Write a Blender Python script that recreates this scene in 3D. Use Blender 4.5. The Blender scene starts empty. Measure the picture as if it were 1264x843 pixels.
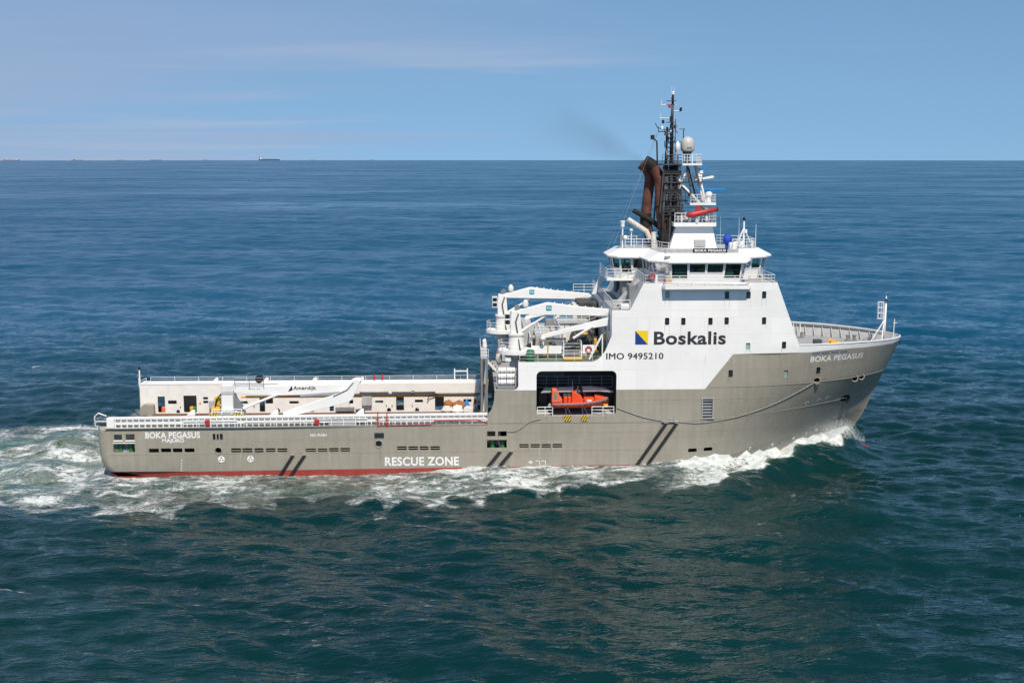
import bpy, bmesh, math, random
import numpy as np
from mathutils import Vector, Matrix
from mathutils.geometry import delaunay_2d_cdt

rad = math.radians
scene = bpy.context.scene
COL = scene.collection
random.seed(7)

# ------------------------------------------------------------------ camera
# ship axes: X forward from the stern, Y to port (away from the camera), Z up from the sea
cam_data = bpy.data.cameras.new("camera")
cam = bpy.data.objects.new("camera", cam_data)
COL.objects.link(cam)
cam_data.sensor_width = 36.0
cam_data.lens = 43.02
cam_data.clip_start = 1.0
cam_data.clip_end = 200000.0
cam.location = (40.32, -141.26, 34.29)
cam.rotation_euler = (rad(90 - 8.590), 0, rad(-2.0))
scene.camera = cam

# ------------------------------------------------------------------ sky, sun, exposure
SUN_ELEV, SUN_AZ = 54.0, 172.0      # azimuth from +Y, clockwise
world = bpy.data.worlds.new("World")
scene.world = world
world.use_nodes = True
wn, wl = world.node_tree.nodes, world.node_tree.links
bg = wn["Background"]
sky = wn.new("ShaderNodeTexSky")
sky.sky_type = 'NISHITA'
sky.sun_disc = False
sky.sun_elevation = rad(SUN_ELEV)
sky.sun_rotation = rad(SUN_AZ)
sky.air_density = 1.0
sky.dust_density = 0.0
sky.ozone_density = 2.0
sky.altitude = 30.0
geo = wn.new("ShaderNodeTexCoord")
sep = wn.new("ShaderNodeSeparateXYZ")
wl.new(geo.outputs["Generated"], sep.inputs[0])
def wmath(op, a, b=None, c=None):
    n = wn.new("ShaderNodeMath"); n.operation = op
    for i, v in enumerate((a, b, c)):
        if v is None: continue
        if isinstance(v, (int, float)): n.inputs[i].default_value = v
        else: wl.new(v, n.inputs[i])
    return n.outputs[0]
# the low sky over the sea is clear and blue: look up the atmosphere a few degrees higher than the line of sight
lift = wmath('ADD', wmath('MULTIPLY', wmath('MAXIMUM', sep.outputs["Z"], 0.0), 0.72), 0.235)
lv = wn.new("ShaderNodeCombineXYZ")
wl.new(sep.outputs["X"], lv.inputs[0]); wl.new(sep.outputs["Y"], lv.inputs[1]); wl.new(lift, lv.inputs[2])
nv = wn.new("ShaderNodeVectorMath"); nv.operation = 'NORMALIZE'
wl.new(lv.outputs[0], nv.inputs[0]); wl.new(nv.outputs[0], sky.inputs["Vector"])
# thin stratus and cirrus veils: noise on the direction, drawn out sideways towards the horizon
zz = wmath('MAXIMUM', sep.outputs["Z"], 0.0)
dz = wmath('ADD', zz, 0.035)
cx_ = wmath('DIVIDE', sep.outputs["X"], dz)
cy_ = wmath('DIVIDE', sep.outputs["Y"], dz)
comb = wn.new("ShaderNodeCombineXYZ")
wl.new(cx_, comb.inputs[0]); wl.new(cy_, comb.inputs[1])
mapn = wn.new("ShaderNodeMapping")
mapn.inputs["Scale"].default_value = (0.30, 0.62, 1)
mapn.inputs["Location"].default_value = (2.3, 0.4, 0)
wl.new(comb.outputs[0], mapn.inputs[0])
nz = wn.new("ShaderNodeTexNoise")
nz.inputs["Scale"].default_value = 0.55; nz.inputs["Detail"].default_value = 7
nz.inputs["Roughness"].default_value = 0.52; nz.inputs["Distortion"].default_value = 0.6
wl.new(mapn.outputs[0], nz.inputs["Vector"])
cr = wn.new("ShaderNodeMapRange"); cr.interpolation_type = 'SMOOTHSTEP'
cr.inputs["From Min"].default_value = 0.54; cr.inputs["From Max"].default_value = 0.78
cr.inputs["To Max"].default_value = 0.6
wl.new(wmath('SUBTRACT', nz.outputs["Fac"], wmath('MULTIPLY', sep.outputs["X"], 0.30)), cr.inputs["Value"])
cloud_col = wn.new("ShaderNodeRGB"); cloud_col.outputs[0].default_value = (3.5, 3.95, 5.05, 1)
mixc = wn.new("ShaderNodeMix"); mixc.data_type = 'RGBA'
wl.new(cr.outputs[0], mixc.inputs["Factor"])
tint = wn.new("ShaderNodeVectorMath"); tint.operation = 'MULTIPLY'; tint.inputs[1].default_value = (0.87, 1.0, 0.99)
wl.new(sky.outputs[0], tint.inputs[0])
wl.new(tint.outputs[0], mixc.inputs["A"]); wl.new(cloud_col.outputs[0], mixc.inputs["B"])
# a broad lilac-grey veil low in the left half of the sky
n2 = wn.new("ShaderNodeTexNoise"); n2.inputs["Scale"].default_value = 0.22; n2.inputs["Detail"].default_value = 5; n2.inputs["Roughness"].default_value = 0.5
wl.new(mapn.outputs[0], n2.inputs["Vector"])
vr = wn.new("ShaderNodeMapRange"); vr.interpolation_type = 'SMOOTHSTEP'
vr.inputs["From Min"].default_value = 0.44; vr.inputs["From Max"].default_value = 0.72; vr.inputs["To Max"].default_value = 0.62
wl.new(wmath('SUBTRACT', n2.outputs["Fac"], wmath('MULTIPLY', sep.outputs["X"], 0.42)), vr.inputs["Value"])
el = wn.new("ShaderNodeMapRange"); el.interpolation_type = 'SMOOTHSTEP'
el.inputs["From Min"].default_value = 0.20; el.inputs["From Max"].default_value = 0.05
wl.new(zz, el.inputs["Value"])
veil = wn.new("ShaderNodeMix"); veil.data_type = 'RGBA'; veil.inputs["B"].default_value = (2.75, 3.35, 4.75, 1)
wl.new(wmath('MULTIPLY', vr.outputs[0], el.outputs[0]), veil.inputs["Factor"])
wl.new(mixc.outputs["Result"], veil.inputs["A"])
wl.new(veil.outputs["Result"], bg.inputs["Color"])
bg.inputs["Strength"].default_value = 0.130

sun_data = bpy.data.lights.new("sun", 'SUN')
sun_data.energy = 4.9
sun_data.angle = rad(0.53)
sun_data.color = (1.0, 0.895, 0.745)
sun = bpy.data.objects.new("sun", sun_data)
COL.objects.link(sun)
sun_dir = Vector((math.sin(rad(SUN_AZ)) * math.cos(rad(SUN_ELEV)), math.cos(rad(SUN_AZ)) * math.cos(rad(SUN_ELEV)), math.sin(rad(SUN_ELEV))))
sun.rotation_euler = sun_dir.to_track_quat('Z', 'Y').to_euler()
sun.location = (40, -80, 120)

scene.view_settings.view_transform = 'Standard'
scene.view_settings.look = 'None'
scene.view_settings.exposure = 0.0
scene.view_settings.gamma = 1.0
scene.cycles.max_bounces = 6
scene.cycles.sample_clamp_direct = 5.0
scene.cycles.transparent_max_bounces = 16
scene.cycles.volume_bounces = 0

# ------------------------------------------------------------------ materials
MATS = {}
def nmath(nt, op, a, b=None, c=None, clamp=False):
    n = nt.nodes.new("ShaderNodeMath"); n.operation = op; n.use_clamp = clamp
    for i, v in enumerate((a, b, c)):
        if v is None: continue
        if isinstance(v, (int, float)): n.inputs[i].default_value = v
        else: nt.links.new(v, n.inputs[i])
    return n.outputs[0]
def nnoise(nt, vec, scale, detail=4, rough=0.55, mscale=None, dist=0.0):
    if mscale is not None:
        m = nt.nodes.new("ShaderNodeMapping"); m.inputs["Scale"].default_value = mscale
        nt.links.new(vec, m.inputs[0]); vec = m.outputs[0]
    n = nt.nodes.new("ShaderNodeTexNoise")
    n.inputs["Scale"].default_value = scale; n.inputs["Detail"].default_value = detail
    n.inputs["Roughness"].default_value = rough; n.inputs["Distortion"].default_value = dist
    nt.links.new(vec, n.inputs["Vector"])
    return n.outputs["Fac"]
def nrange(nt, v, a, b, c=0.0, d=1.0, smooth=True):
    n = nt.nodes.new("ShaderNodeMapRange")
    n.interpolation_type = 'SMOOTHSTEP' if smooth else 'LINEAR'
    n.inputs["From Min"].default_value = a; n.inputs["From Max"].default_value = b
    n.inputs["To Min"].default_value = c; n.inputs["To Max"].default_value = d
    nt.links.new(v, n.inputs["Value"])
    return n.outputs[0]
def nmix(nt, fac, a, b):
    n = nt.nodes.new("ShaderNodeMix"); n.data_type = 'RGBA'
    if isinstance(fac, (int, float)): n.inputs["Factor"].default_value = fac
    else: nt.links.new(fac, n.inputs["Factor"])
    for k, v in (("A", a), ("B", b)):
        if isinstance(v, tuple): n.inputs[k].default_value = (*v[:3], 1)
        else: nt.links.new(v, n.inputs[k])
    return n.outputs["Result"]

def plating(nt, v, w, h):
    """welded plates: a slight shade of its own for every plate and a thin dark seam between them"""
    s = nt.nodes.new("ShaderNodeSeparateXYZ"); nt.links.new(v, s.inputs[0])
    c = nt.nodes.new("ShaderNodeCombineXYZ"); nt.links.new(s.outputs["X"], c.inputs[0]); nt.links.new(s.outputs["Z"], c.inputs[1])
    b = nt.nodes.new("ShaderNodeTexBrick"); nt.links.new(c.outputs[0], b.inputs["Vector"])
    b.inputs["Color1"].default_value = (0.94, 0.94, 0.94, 1); b.inputs["Color2"].default_value = (1.03, 1.03, 1.03, 1); b.inputs["Mortar"].default_value = (0.84, 0.84, 0.84, 1)
    b.inputs["Scale"].default_value = 1.0; b.inputs["Brick Width"].default_value = w; b.inputs["Row Height"].default_value = h
    b.inputs["Mortar Size"].default_value = 0.018; b.inputs["Mortar Smooth"].default_value = 0.6; b.inputs["Bias"].default_value = 0.2
    return b.outputs["Color"]
def paint(name, col, rough=0.5, metal=0.0, var=0.12, vscale=0.8, streak=0.0, streak_col=(0.16, 0.075, 0.035), bump=0.0, bscale=1.2, spec=0.4, plates=None):
    m = bpy.data.materials.new(name); m.use_nodes = True
    nt = m.node_tree; b = nt.nodes["Principled BSDF"]
    tc = nt.nodes.new("ShaderNodeTexCoord"); v = tc.outputs["Object"]
    n1 = nnoise(nt, v, vscale, 6, 0.6)
    f = nrange(nt, n1, 0.3, 0.7, 1 - var, 1 + var * 0.45, False)
    rgb = nt.nodes.new("ShaderNodeVectorMath"); rgb.operation = 'SCALE'
    rgb.inputs[0].default_value = col[:3]
    nt.links.new(f, rgb.inputs["Scale"])
    c = rgb.outputs[0]
    if plates:
        pm = nt.nodes.new("ShaderNodeVectorMath"); pm.operation = 'MULTIPLY'; nt.links.new(c, pm.inputs[0]); nt.links.new(plating(nt, v, *plates), pm.inputs[1]); c = pm.outputs[0]
    if streak > 0:
        s1 = nnoise(nt, v, 1.6, 5, 0.65, (1.4, 1.4, 0.16))
        s2 = nnoise(nt, v, 0.35, 3, 0.5)
        sf = nmath(nt, 'MULTIPLY', nrange(nt, s1, 0.56, 0.78), nrange(nt, s2, 0.45, 0.65))
        sf = nmath(nt, 'MULTIPLY', sf, streak, clamp=True)
        c = nmix(nt, sf, c, streak_col)
    nt.links.new(c, b.inputs["Base Color"])
    b.inputs["Roughness"].default_value = rough
    b.inputs["Metallic"].default_value = metal
    b.inputs["Specular IOR Level"].default_value = spec
    if bump > 0:
        n2 = nnoise(nt, v, bscale, 4, 0.5)
        bp = nt.nodes.new("ShaderNodeBump"); bp.inputs["Strength"].default_value = bump
        bp.inputs["Distance"].default_value = 0.05
        nt.links.new(n2, bp.inputs["Height"]); nt.links.new(bp.outputs[0], b.inputs["Normal"])
    MATS[name] = m
    return m

paint('white', (0.82, 0.82, 0.81), 0.42, var=0.06, vscale=0.35, streak=0.30, streak_col=(0.46, 0.39, 0.30), bump=0.30, bscale=0.75)
paint('house_white', (0.83, 0.83, 0.82), 0.42, var=0.06, vscale=0.3, streak=0.38, streak_col=(0.46, 0.39, 0.30), bump=0.35, bscale=0.8, plates=(7.3, 2.85))
paint('white_worn', (0.74, 0.73, 0.70), 0.5, var=0.10, vscale=1.5, streak=0.45, streak_col=(0.36, 0.24, 0.14), bump=0.1)
paint('cream_white', (0.79, 0.77, 0.735), 0.5, var=0.08, vscale=1.2, streak=0.35, streak_col=(0.33, 0.2, 0.1), bump=0.1)
paint('light_grey', (0.42, 0.43, 0.44), 0.5, var=0.15, vscale=1.0, streak=0.2, bump=0.1)
paint('mid_grey', (0.22, 0.23, 0.24), 0.5, var=0.2, vscale=1.2, streak=0.25, bump=0.1)
paint('dark_grey', (0.075, 0.077, 0.08), 0.55, var=0.25, vscale=1.5)
paint('interior_grey', (0.10, 0.115, 0.115), 0.6, var=0.25, vscale=1.2)
paint('black', (0.014, 0.014, 0.015), 0.6, var=0.3, vscale=2)
paint('rubber', (0.02, 0.02, 0.022), 0.75, var=0.35, vscale=3, bump=0.2)
paint('red', (0.42, 0.035, 0.03), 0.45, var=0.15)
paint('orange', (0.78, 0.085, 0.022), 0.38, var=0.08, vscale=1.5)
paint('orange_pale', (0.78, 0.16, 0.08), 0.4, var=0.1, vscale=1.5)
paint('fender_mauve', (0.30, 0.14, 0.15), 0.6, var=0.15)
paint('yellow', (0.72, 0.42, 0.03), 0.5, var=0.12, streak=0.2)
paint('logo_yellow', (0.85, 0.60, 0.01), 0.42, var=0.03)
paint('logo_blue', (0.012, 0.05, 0.24), 0.42, var=0.03)
paint('lettering_grey', (0.035, 0.036, 0.04), 0.45, var=0.08)
paint('lettering_white', (0.80, 0.80, 0.79), 0.5, var=0.08, vscale=3)
paint('deck_green', (0.12, 0.165, 0.11), 0.65, var=0.25, vscale=1.2, streak=0.2)
paint('deck_grey', (0.34, 0.345, 0.35), 0.6, var=0.2, vscale=0.7, streak=0.2)
paint('wood', (0.17, 0.085, 0.045), 0.75, var=0.4, vscale=1.3)
paint('green', (0.02, 0.16, 0.075), 0.5, var=0.15)
paint('winch_green', (0.035, 0.20, 0.07), 0.5, var=0.2)
paint('blue_cover', (0.01, 0.06, 0.42), 0.65, var=0.2, vscale=3, bump=0.5, bscale=4)
paint('teal', (0.0, 0.28, 0.36), 0.4, var=0.04)
paint('rust_pipe', (0.125, 0.045, 0.030), 0.7, var=0.55, vscale=1.1, streak=0.7, streak_col=(0.02, 0.014, 0.013), bump=0.35, bscale=3)
paint('soot', (0.018, 0.015, 0.014), 0.75, var=0.4, vscale=1.6)
paint('sooty_grey', (0.07, 0.07, 0.072), 0.6, var=0.6, vscale=0.9)
paint('steel', (0.35, 0.36, 0.37), 0.4, metal=0.6, var=0.15)
paint('dome_grey', (0.50, 0.48, 0.45), 0.45, var=0.08)
paint('canvas', (0.62, 0.60, 0.56), 0.8, var=0.15, vscale=3, bump=0.4, bscale=5)
paint('brown_net', (0.35, 0.14, 0.05), 0.85, var=0.4, vscale=6, bump=0.6, bscale=8)
paint('light_blue', (0.02, 0.22, 0.55), 0.6, var=0.2)
paint('rope', (0.40, 0.38, 0.33), 0.85, var=0.5, vscale=6)
paint('cabin_lining', (0.26, 0.36, 0.33), 0.6)
paint('recess_blue', (0.13, 0.17, 0.25), 0.5)
paint('drip_white', (0.58, 0.52, 0.44), 0.6)
paint('drip_rust', (0.20, 0.125, 0.075), 0.7)
paint('wet_red', (0.15, 0.03, 0.026), 0.25)
paint('far_red', (0.26, 0.07, 0.06), 0.6)
paint('far_blue', (0.07, 0.08, 0.16), 0.6)
paint('far_white', (0.7, 0.7, 0.7), 0.6)
paint('far_grey', (0.2, 0.2, 0.22), 0.6)

def hull_paint():
    """grey topsides: plate panels of slightly differing shade, faint dents between the frames, wet and salt-stained bow"""
    m = bpy.data.materials.new('hull_grey'); m.use_nodes = True
    nt = m.node_tree; b = nt.nodes["Principled BSDF"]
    tc = nt.nodes.new("ShaderNodeTexCoord"); v = tc.outputs["Object"]
    sx = nt.nodes.new("ShaderNodeSeparateXYZ"); nt.links.new(v, sx.inputs[0])
    big = nrange(nt, nnoise(nt, v, 0.16, 5, 0.6), 0.3, 0.7, 0.93, 1.05, False)
    fine = nrange(nt, nnoise(nt, v, 2.6, 6, 0.65), 0.3, 0.7, 0.95, 1.03, False)
    st = nrange(nt, nnoise(nt, v, 1.3, 5, 0.6, (1.6, 1.6, 0.12)), 0.35, 0.75, 1.04, 0.88, False)
    f = nmath(nt, 'MULTIPLY', nmath(nt, 'MULTIPLY', big, fine), st)
    sc = nt.nodes.new("ShaderNodeVectorMath"); sc.operation = 'SCALE'
    sc.inputs[0].default_value = (0.322, 0.300, 0.248)
    nt.links.new(f, sc.inputs["Scale"])
    pm = nt.nodes.new("ShaderNodeVectorMath"); pm.operation = 'MULTIPLY'; nt.links.new(sc.outputs[0], pm.inputs[0]); nt.links.new(plating(nt, v, 8.1, 1.9), pm.inputs[1])
    # pale scrapes along the side, scrubbed patches
    scr = nmath(nt, 'MULTIPLY', nrange(nt, nnoise(nt, v, 1.1, 6, 0.7, (0.12, 1.0, 1.6)), 0.58, 0.74), nrange(nt, nnoise(nt, v, 0.13, 3, 0.5), 0.45, 0.62))
    base = nmix(nt, nmath(nt, 'MULTIPLY', scr, 0.35), pm.outputs[0], (0.40, 0.39, 0.35))
    # rust weeping below ports, scuffs near the waterline
    r1 = nnoise(nt, v, 2.0, 5, 0.7, (1.2, 1.2, 0.10))
    r2 = nnoise(nt, v, 0.22, 3, 0.5)
    rf = nmath(nt, 'MULTIPLY', nrange(nt, r1, 0.6, 0.8), nrange(nt, r2, 0.5, 0.66))
    c = nmix(nt, nmath(nt, 'MULTIPLY', rf, 0.38), base, (0.20, 0.12, 0.07))
    # wet band thrown up by the bow wave: a ragged edge that climbs towards the stem
    edge = nmath(nt, 'ADD', nmath(nt, 'MULTIPLY', nmath(nt, 'SUBTRACT', sx.outputs["X"], 64.0), 0.19), 0.6)
    edge = nmath(nt, 'ADD', edge, nmath(nt, 'MULTIPLY', nmath(nt, 'SUBTRACT', nnoise(nt, v, 0.7, 5, 0.6), 0.5), 1.4))
    wet = nrange(nt, nmath(nt, 'SUBTRACT', edge, sx.outputs["Z"]), -0.15, 0.35)
    c = nmix(nt, nmath(nt, 'MULTIPLY', wet, 0.38), c, (0.10, 0.105, 0.09))
    nt.links.new(c, b.inputs["Base Color"])
    nt.links.new(nmath(nt, 'SUBTRACT', 0.47, nmath(nt, 'MULTIPLY', wet, 0.2)), b.inputs["Roughness"])
    b.inputs["Specular IOR Level"].default_value = 0.4
    dent = nnoise(nt, v, 0.9, 2, 0.4, (1.0, 1.0, 0.7))
    bp = nt.nodes.new("ShaderNodeBump"); bp.inputs["Strength"].default_value = 0.4; bp.inputs["Distance"].default_value = 0.05
    nt.links.new(dent, bp.inputs["Height"]); nt.links.new(bp.outputs[0], b.inputs["Normal"])
    MATS['hull_grey'] = m
hull_paint()
paint('boot_red', (0.33, 0.05, 0.04), 0.5, var=0.2, vscale=1.1, streak=0.4, streak_col=(0.10, 0.03, 0.02))

def glass(name, tint, dark):
    """tinted pane: see-through with a mirror sheen that grows at grazing angles"""
    m = bpy.data.materials.new(name); m.use_nodes = True
    nt = m.node_tree; nt.nodes.remove(nt.nodes["Principled BSDF"])
    tr = nt.nodes.new("ShaderNodeBsdfTransparent"); tr.inputs[0].default_value = (*tint, 1)
    gl = nt.nodes.new("ShaderNodeBsdfGlossy"); gl.inputs["Roughness"].default_value = 0.04
    fr = nt.nodes.new("ShaderNodeFresnel"); fr.inputs[0].default_value = 1.5
    mx = nt.nodes.new("ShaderNodeMixShader")
    nt.links.new(nmath(nt, 'MULTIPLY', fr.outputs[0], dark, clamp=True), mx.inputs[0])
    nt.links.new(tr.outputs[0], mx.inputs[1]); nt.links.new(gl.outputs[0], mx.inputs[2])
    nt.links.new(mx.outputs[0], nt.nodes["Material Output"].inputs[0])
    MATS[name] = m
glass('bridge_glass', (0.52, 0.80, 0.70), 1.4)
paint('port_glass', (0.022, 0.026, 0.03), 0.06, var=0.3, spec=0.8)
paint('port_curtain', (0.30, 0.42, 0.38), 0.15, var=0.2, spec=0.7)

def hazard():
    m = bpy.data.materials.new('hazard_stripes'); m.use_nodes = True
    nt = m.node_tree; b = nt.nodes["Principled BSDF"]
    tc = nt.nodes.new("ShaderNodeTexCoord"); s = nt.nodes.new("ShaderNodeSeparateXYZ")
    nt.links.new(tc.outputs["Object"], s.inputs[0])
    t = nmath(nt, 'SUBTRACT', s.outputs["X"], nmath(nt, 'MULTIPLY', s.outputs["Z"], 0.6))
    w = nmath(nt, 'FRACT', nmath(nt, 'MULTIPLY', t, 3.6))
    nt.links.new(nmix(nt, nmath(nt, 'GREATER_THAN', w, 0.5), (0.72, 0.50, 0.02), (0.02, 0.02, 0.02)), b.inputs["Base Color"])
    b.inputs["Roughness"].default_value = 0.5
    MATS['hazard_stripes'] = m
hazard()

# ------------------------------------------------------------------ mesh helpers
class MB:
    def __init__(s): s.v = []; s.f = []; s.m = []; s.mi = 0
    def add(s, vs, fs):
        o = len(s.v); s.v += [tuple(p) for p in vs]
        for f in fs: s.f.append(tuple(i + o for i in f)); s.m.append(s.mi)
        return s
    def box(s, x0, x1, y0, y1, z0, z1):
        vs = [(x, y, z) for z in (z0, z1) for y in (y0, y1) for x in (x0, x1)]
        return s.add(vs, [(0, 2, 3, 1), (4, 5, 7, 6), (0, 1, 5, 4), (2, 6, 7, 3), (0, 4, 6, 2), (1, 3, 7, 5)])
    def bar(s, p, q, w, h=None, w2=None, h2=None, up=(0, 0, 1)):
        h = w if h is None else h; w2 = w if w2 is None else w2; h2 = h if h2 is None else h2
        p, q = Vector(p), Vector(q); d = (q - p).normalized(); u = Vector(up)
        if abs(d.dot(u)) > 0.98: u = Vector((1, 0, 0))
        r = d.cross(u).normalized(); u = r.cross(d)
        vs = []
        for c, a, b in ((p, w, h), (q, w2, h2)):
            for sa, sb in ((-1, -1), (1, -1), (1, 1), (-1, 1)): vs.append(c + r * sa * a / 2 + u * sb * b / 2)
        return s.add(vs, [(3, 2, 1, 0), (4, 5, 6, 7)] + [(i, (i + 1) % 4, (i + 1) % 4 + 4, i + 4) for i in range(4)])
    def tube(s, pts, r, n=8, cap=True):
        pts = [Vector(p) for p in pts]; rs = r if isinstance(r, (list, tuple)) else [r] * len(pts)
        rings = []; vs = []; fs = []
        ref = None
        for i, p in enumerate(pts):
            d = (pts[min(i + 1, len(pts) - 1)] - pts[max(i - 1, 0)]).normalized()
            if ref is None:
                ref = d.orthogonal().normalized()
                if abs(d.z) < 0.9: ref = d.cross(Vector((0, 0, 1))).normalized()
            a = (ref - d * ref.dot(d)).normalized(); ref = a; b = d.cross(a)
            for k in range(n):
                t = 2 * math.pi * k / n
                vs.append(p + (a * math.cos(t) + b * math.sin(t)) * rs[i])
        for i in range(len(pts) - 1):
            for k in range(n): fs.append((i * n + k, i * n + (k + 1) % n, (i + 1) * n + (k + 1) % n, (i + 1) * n + k))
        if cap: fs += [tuple(reversed(range(n))), tuple((len(pts) - 1) * n + k for k in range(n))]
        return s.add(vs, fs)
    def lathe(s, c, prof, n=16, axis='z'):
        vs = []; fs = []
        for (r, h) in prof:
            for k in range(n):
                t = 2 * math.pi * k / n
                q = (r * math.cos(t), r * math.sin(t), h)
                if axis == 'x': q = (q[2], q[0], q[1])
                if axis == 'y': q = (q[0], q[2], q[1])
                vs.append((c[0] + q[0], c[1] + q[1], c[2] + q[2]))
        for i in range(len(prof) - 1):
            for k in range(n): fs.append((i * n + k, i * n + (k + 1) % n, (i + 1) * n + (k + 1) % n, (i + 1) * n + k))
        fs += [tuple(reversed(range(n))), tuple((len(prof) - 1) * n + k for k in range(n))]
        return s.add(vs, fs)
    def ball(s, c, r, n=12, sq=(1, 1, 1)):
        vs = []; fs = []; m = max(4, n // 2)
        for i in range(m + 1):
            th = math.pi * i / m
            for k in range(n):
                t = 2 * math.pi * k / n
                vs.append((c[0] + r * sq[0] * math.sin(th) * math.cos(t), c[1] + r * sq[1] * math.sin(th) * math.sin(t), c[2] + r * sq[2] * math.cos(th)))
        for i in range(m):
            for k in range(n): fs.append((i * n + k, (i + 1) * n + k, (i + 1) * n + (k + 1) % n, i * n + (k + 1) % n))
        return s.add(vs, fs)
    def prism_xz(s, poly, y0, y1):
        n = len(poly)
        vs = [(x, y0, z) for x, z in poly] + [(x, y1, z) for x, z in poly]
        return s.add(vs, [tuple(range(n)), tuple(reversed(range(n, 2 * n)))] + [(i, i + n, (i + 1) % n + n, (i + 1) % n) for i in range(n)])
    def prism_xy(s, poly, z0, z1, poly2=None):
        n = len(poly); p2 = poly2 or poly
        vs = [(x, y, z0) for x, y in poly] + [(x, y, z1) for x, y in p2]
        return s.add(vs, [tuple(reversed(range(n))), tuple(range(n, 2 * n))] + [(i, (i + 1) % n, (i + 1) % n + n, i + n) for i in range(n)])
    def prism_yz(s, poly, x0, x1):
        n = len(poly)
        vs = [(x0, y, z) for y, z in poly] + [(x1, y, z) for y, z in poly]
        return s.add(vs, [tuple(range(n)), tuple(reversed(range(n, 2 * n)))] + [(i, i + n, (i + 1) % n + n, (i + 1) % n) for i in range(n)])
    def torus(s, c, R, r, n=18, k=6, axis='y'):
        vs = []; fs = []
        for i in range(n):
            a = 2 * math.pi * i / n
            for j in range(k):
                b = 2 * math.pi * j / k
                q = ((R + r * math.cos(b)) * math.cos(a), r * math.sin(b), (R + r * math.cos(b)) * math.sin(a))
                if axis == 'z': q = (q[0], q[2], q[1])
                if axis == 'x': q = (q[1], q[0], q[2])
                vs.append((c[0] + q[0], c[1] + q[1], c[2] + q[2]))
        for i in range(n):
            for j in range(k): fs.append((i * k + j, i * k + (j + 1) % k, ((i + 1) % n) * k + (j + 1) % k, ((i + 1) % n) * k + j))
        return s.add(vs, fs)
    def build(s, name, mat, parent=None, smooth=False, bevel=0.0):
        me = bpy.data.meshes.new(name); me.from_pydata(s.v, [], s.f)
        mats = mat if isinstance(mat, (list, tuple)) else [mat]
        for q in mats: me.materials.append(MATS[q])
        if len(mats) > 1: me.polygons.foreach_set("material_index", s.m)
        bm = bmesh.new(); bm.from_mesh(me)
        bmesh.ops.recalc_face_normals(bm, faces=bm.faces)
        bm.to_mesh(me); bm.free()
        o = bpy.data.objects.new(name, me); COL.objects.link(o)
        if parent is not None: o.parent = parent
        if smooth:
            me.shade_smooth() if hasattr(me, 'shade_smooth') else None
            if smooth == 'auto': me.set_sharp_from_angle(angle=rad(35))
        if bevel > 0:
            bv = o.modifiers.new('bevel', 'BEVEL'); bv.width = bevel; bv.segments = 2; bv.limit_method = 'ANGLE'; bv.angle_limit = rad(40)
        return o
def empty(name, parent=None, loc=(0, 0, 0)):
    o = bpy.data.objects.new(name, None); COL.objects.link(o); o.location = loc; o.empty_display_size = 0.5
    if parent is not None: o.parent = parent
    return o
def tag(o, label, cat, group=None, kind=None):
    o["label"] = label; o["category"] = cat
    if group: o["group"] = group
    if kind: o["kind"] = kind
    return o
def railing(parent, path, h=1.05, rails=3, step=1.5, r=0.03, mat='white', name='railing', zup=True):
    """stanchions and pipe rails along a polyline of deck-edge points"""
    m = MB(); path = [Vector(p) for p in path]
    for i in range(rails):
        z = h * (i + 1) / rails
        for a, b in zip(path, path[1:]): m.tube([a + Vector((0, 0, z)), b + Vector((0, 0, z))], r * (1.0 if i == rails - 1 else 0.75), 5)
    for a, b in zip(path, path[1:]):
        n = max(1, int(round((b - a).length / step)))
        for k in range(n + 1):
            p = a.lerp(b, k / n); m.tube([p, p + Vector((0, 0, h))], r, 5)
    return m.build(name, mat, parent)

# ------------------------------------------------------------------ hull form (half breadth of the vessel at any height)
def stem(z): return np.interp(z, [-4, 0, 2, 4.1, 8, 11, 13.1, 13.8], [83.5, 84.9, 85.7, 87.0, 88.8, 90.1, 90.95, 91.1])
def taper(z): return np.interp(z, [-4, 0, 9.5, 13.8], [56, 58, 67.5, 70])
def sternx(z): return np.interp(z, [-3, -0.1, 0.8, 1.7, 3, 5.4], [3.4, 1.3, 0.6, 0.15, 0.03, -0.02])
def hb(X, z):
    X = np.asarray(X, float); zc = np.clip(np.asarray(z, float), -4, 13.8)
    a, s = taper(zc), stem(zc)
    p = np.interp(zc, [-4, 0, 13.8], [2.2, 2.2, 1.9])
    r = np.interp(zc, [-4, 0, 4, 9.5, 13.8], [1.7, 1.5, 1.22, 0.72, 0.60])
    u = np.clip((X - a) / (s - a), 0, 1)
    b = 11.0 * (1 - u ** p) ** r
    t = np.clip((X - sternx(zc)) / 1.2, 0, 1)
    b = b - 1.2 * (1 - np.sqrt(np.clip(1 - (1 - t) ** 2, 0, 1)))
    b = b - 2.0 * 0.6 * np.clip((1.35 - zc) / 4, 0, 1.2) ** 1.5 * np.clip((24 - X) / 20, 0, 1)
    return b

# ------------------------------------------------------------------ sea
def ocean_tile(L, N, lmin, lmax, wind, rms, seed, spread=2.0, slope=3.6):
    rng = np.random.default_rng(seed)
    k1 = 2 * np.pi * np.fft.fftfreq(N, L / N)
    kx, ky = np.meshgrid(k1, k1, indexing='ij')
    k = np.hypot(kx, ky); k[0, 0] = 1
    lam = 2 * np.pi / k
    cosw = np.abs((kx * math.cos(wind) + ky * math.sin(wind)) / k)
    amp = k ** (-slope / 2 - 0.5) * cosw ** spread * np.exp(-(lmin / lam) ** 4) * np.exp(-(lam / lmax) ** 4)
    amp[0, 0] = 0
    sp = amp * (rng.normal(size=k.shape) + 1j * rng.normal(size=k.shape))
    h = np.fft.ifft2(sp).real; sc = rms / h.std()
    dx = np.fft.ifft2(1j * kx / k * sp).real; dy = np.fft.ifft2(1j * ky / k * sp).real
    return np.stack([h, dx, dy], -1) * sc
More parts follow.
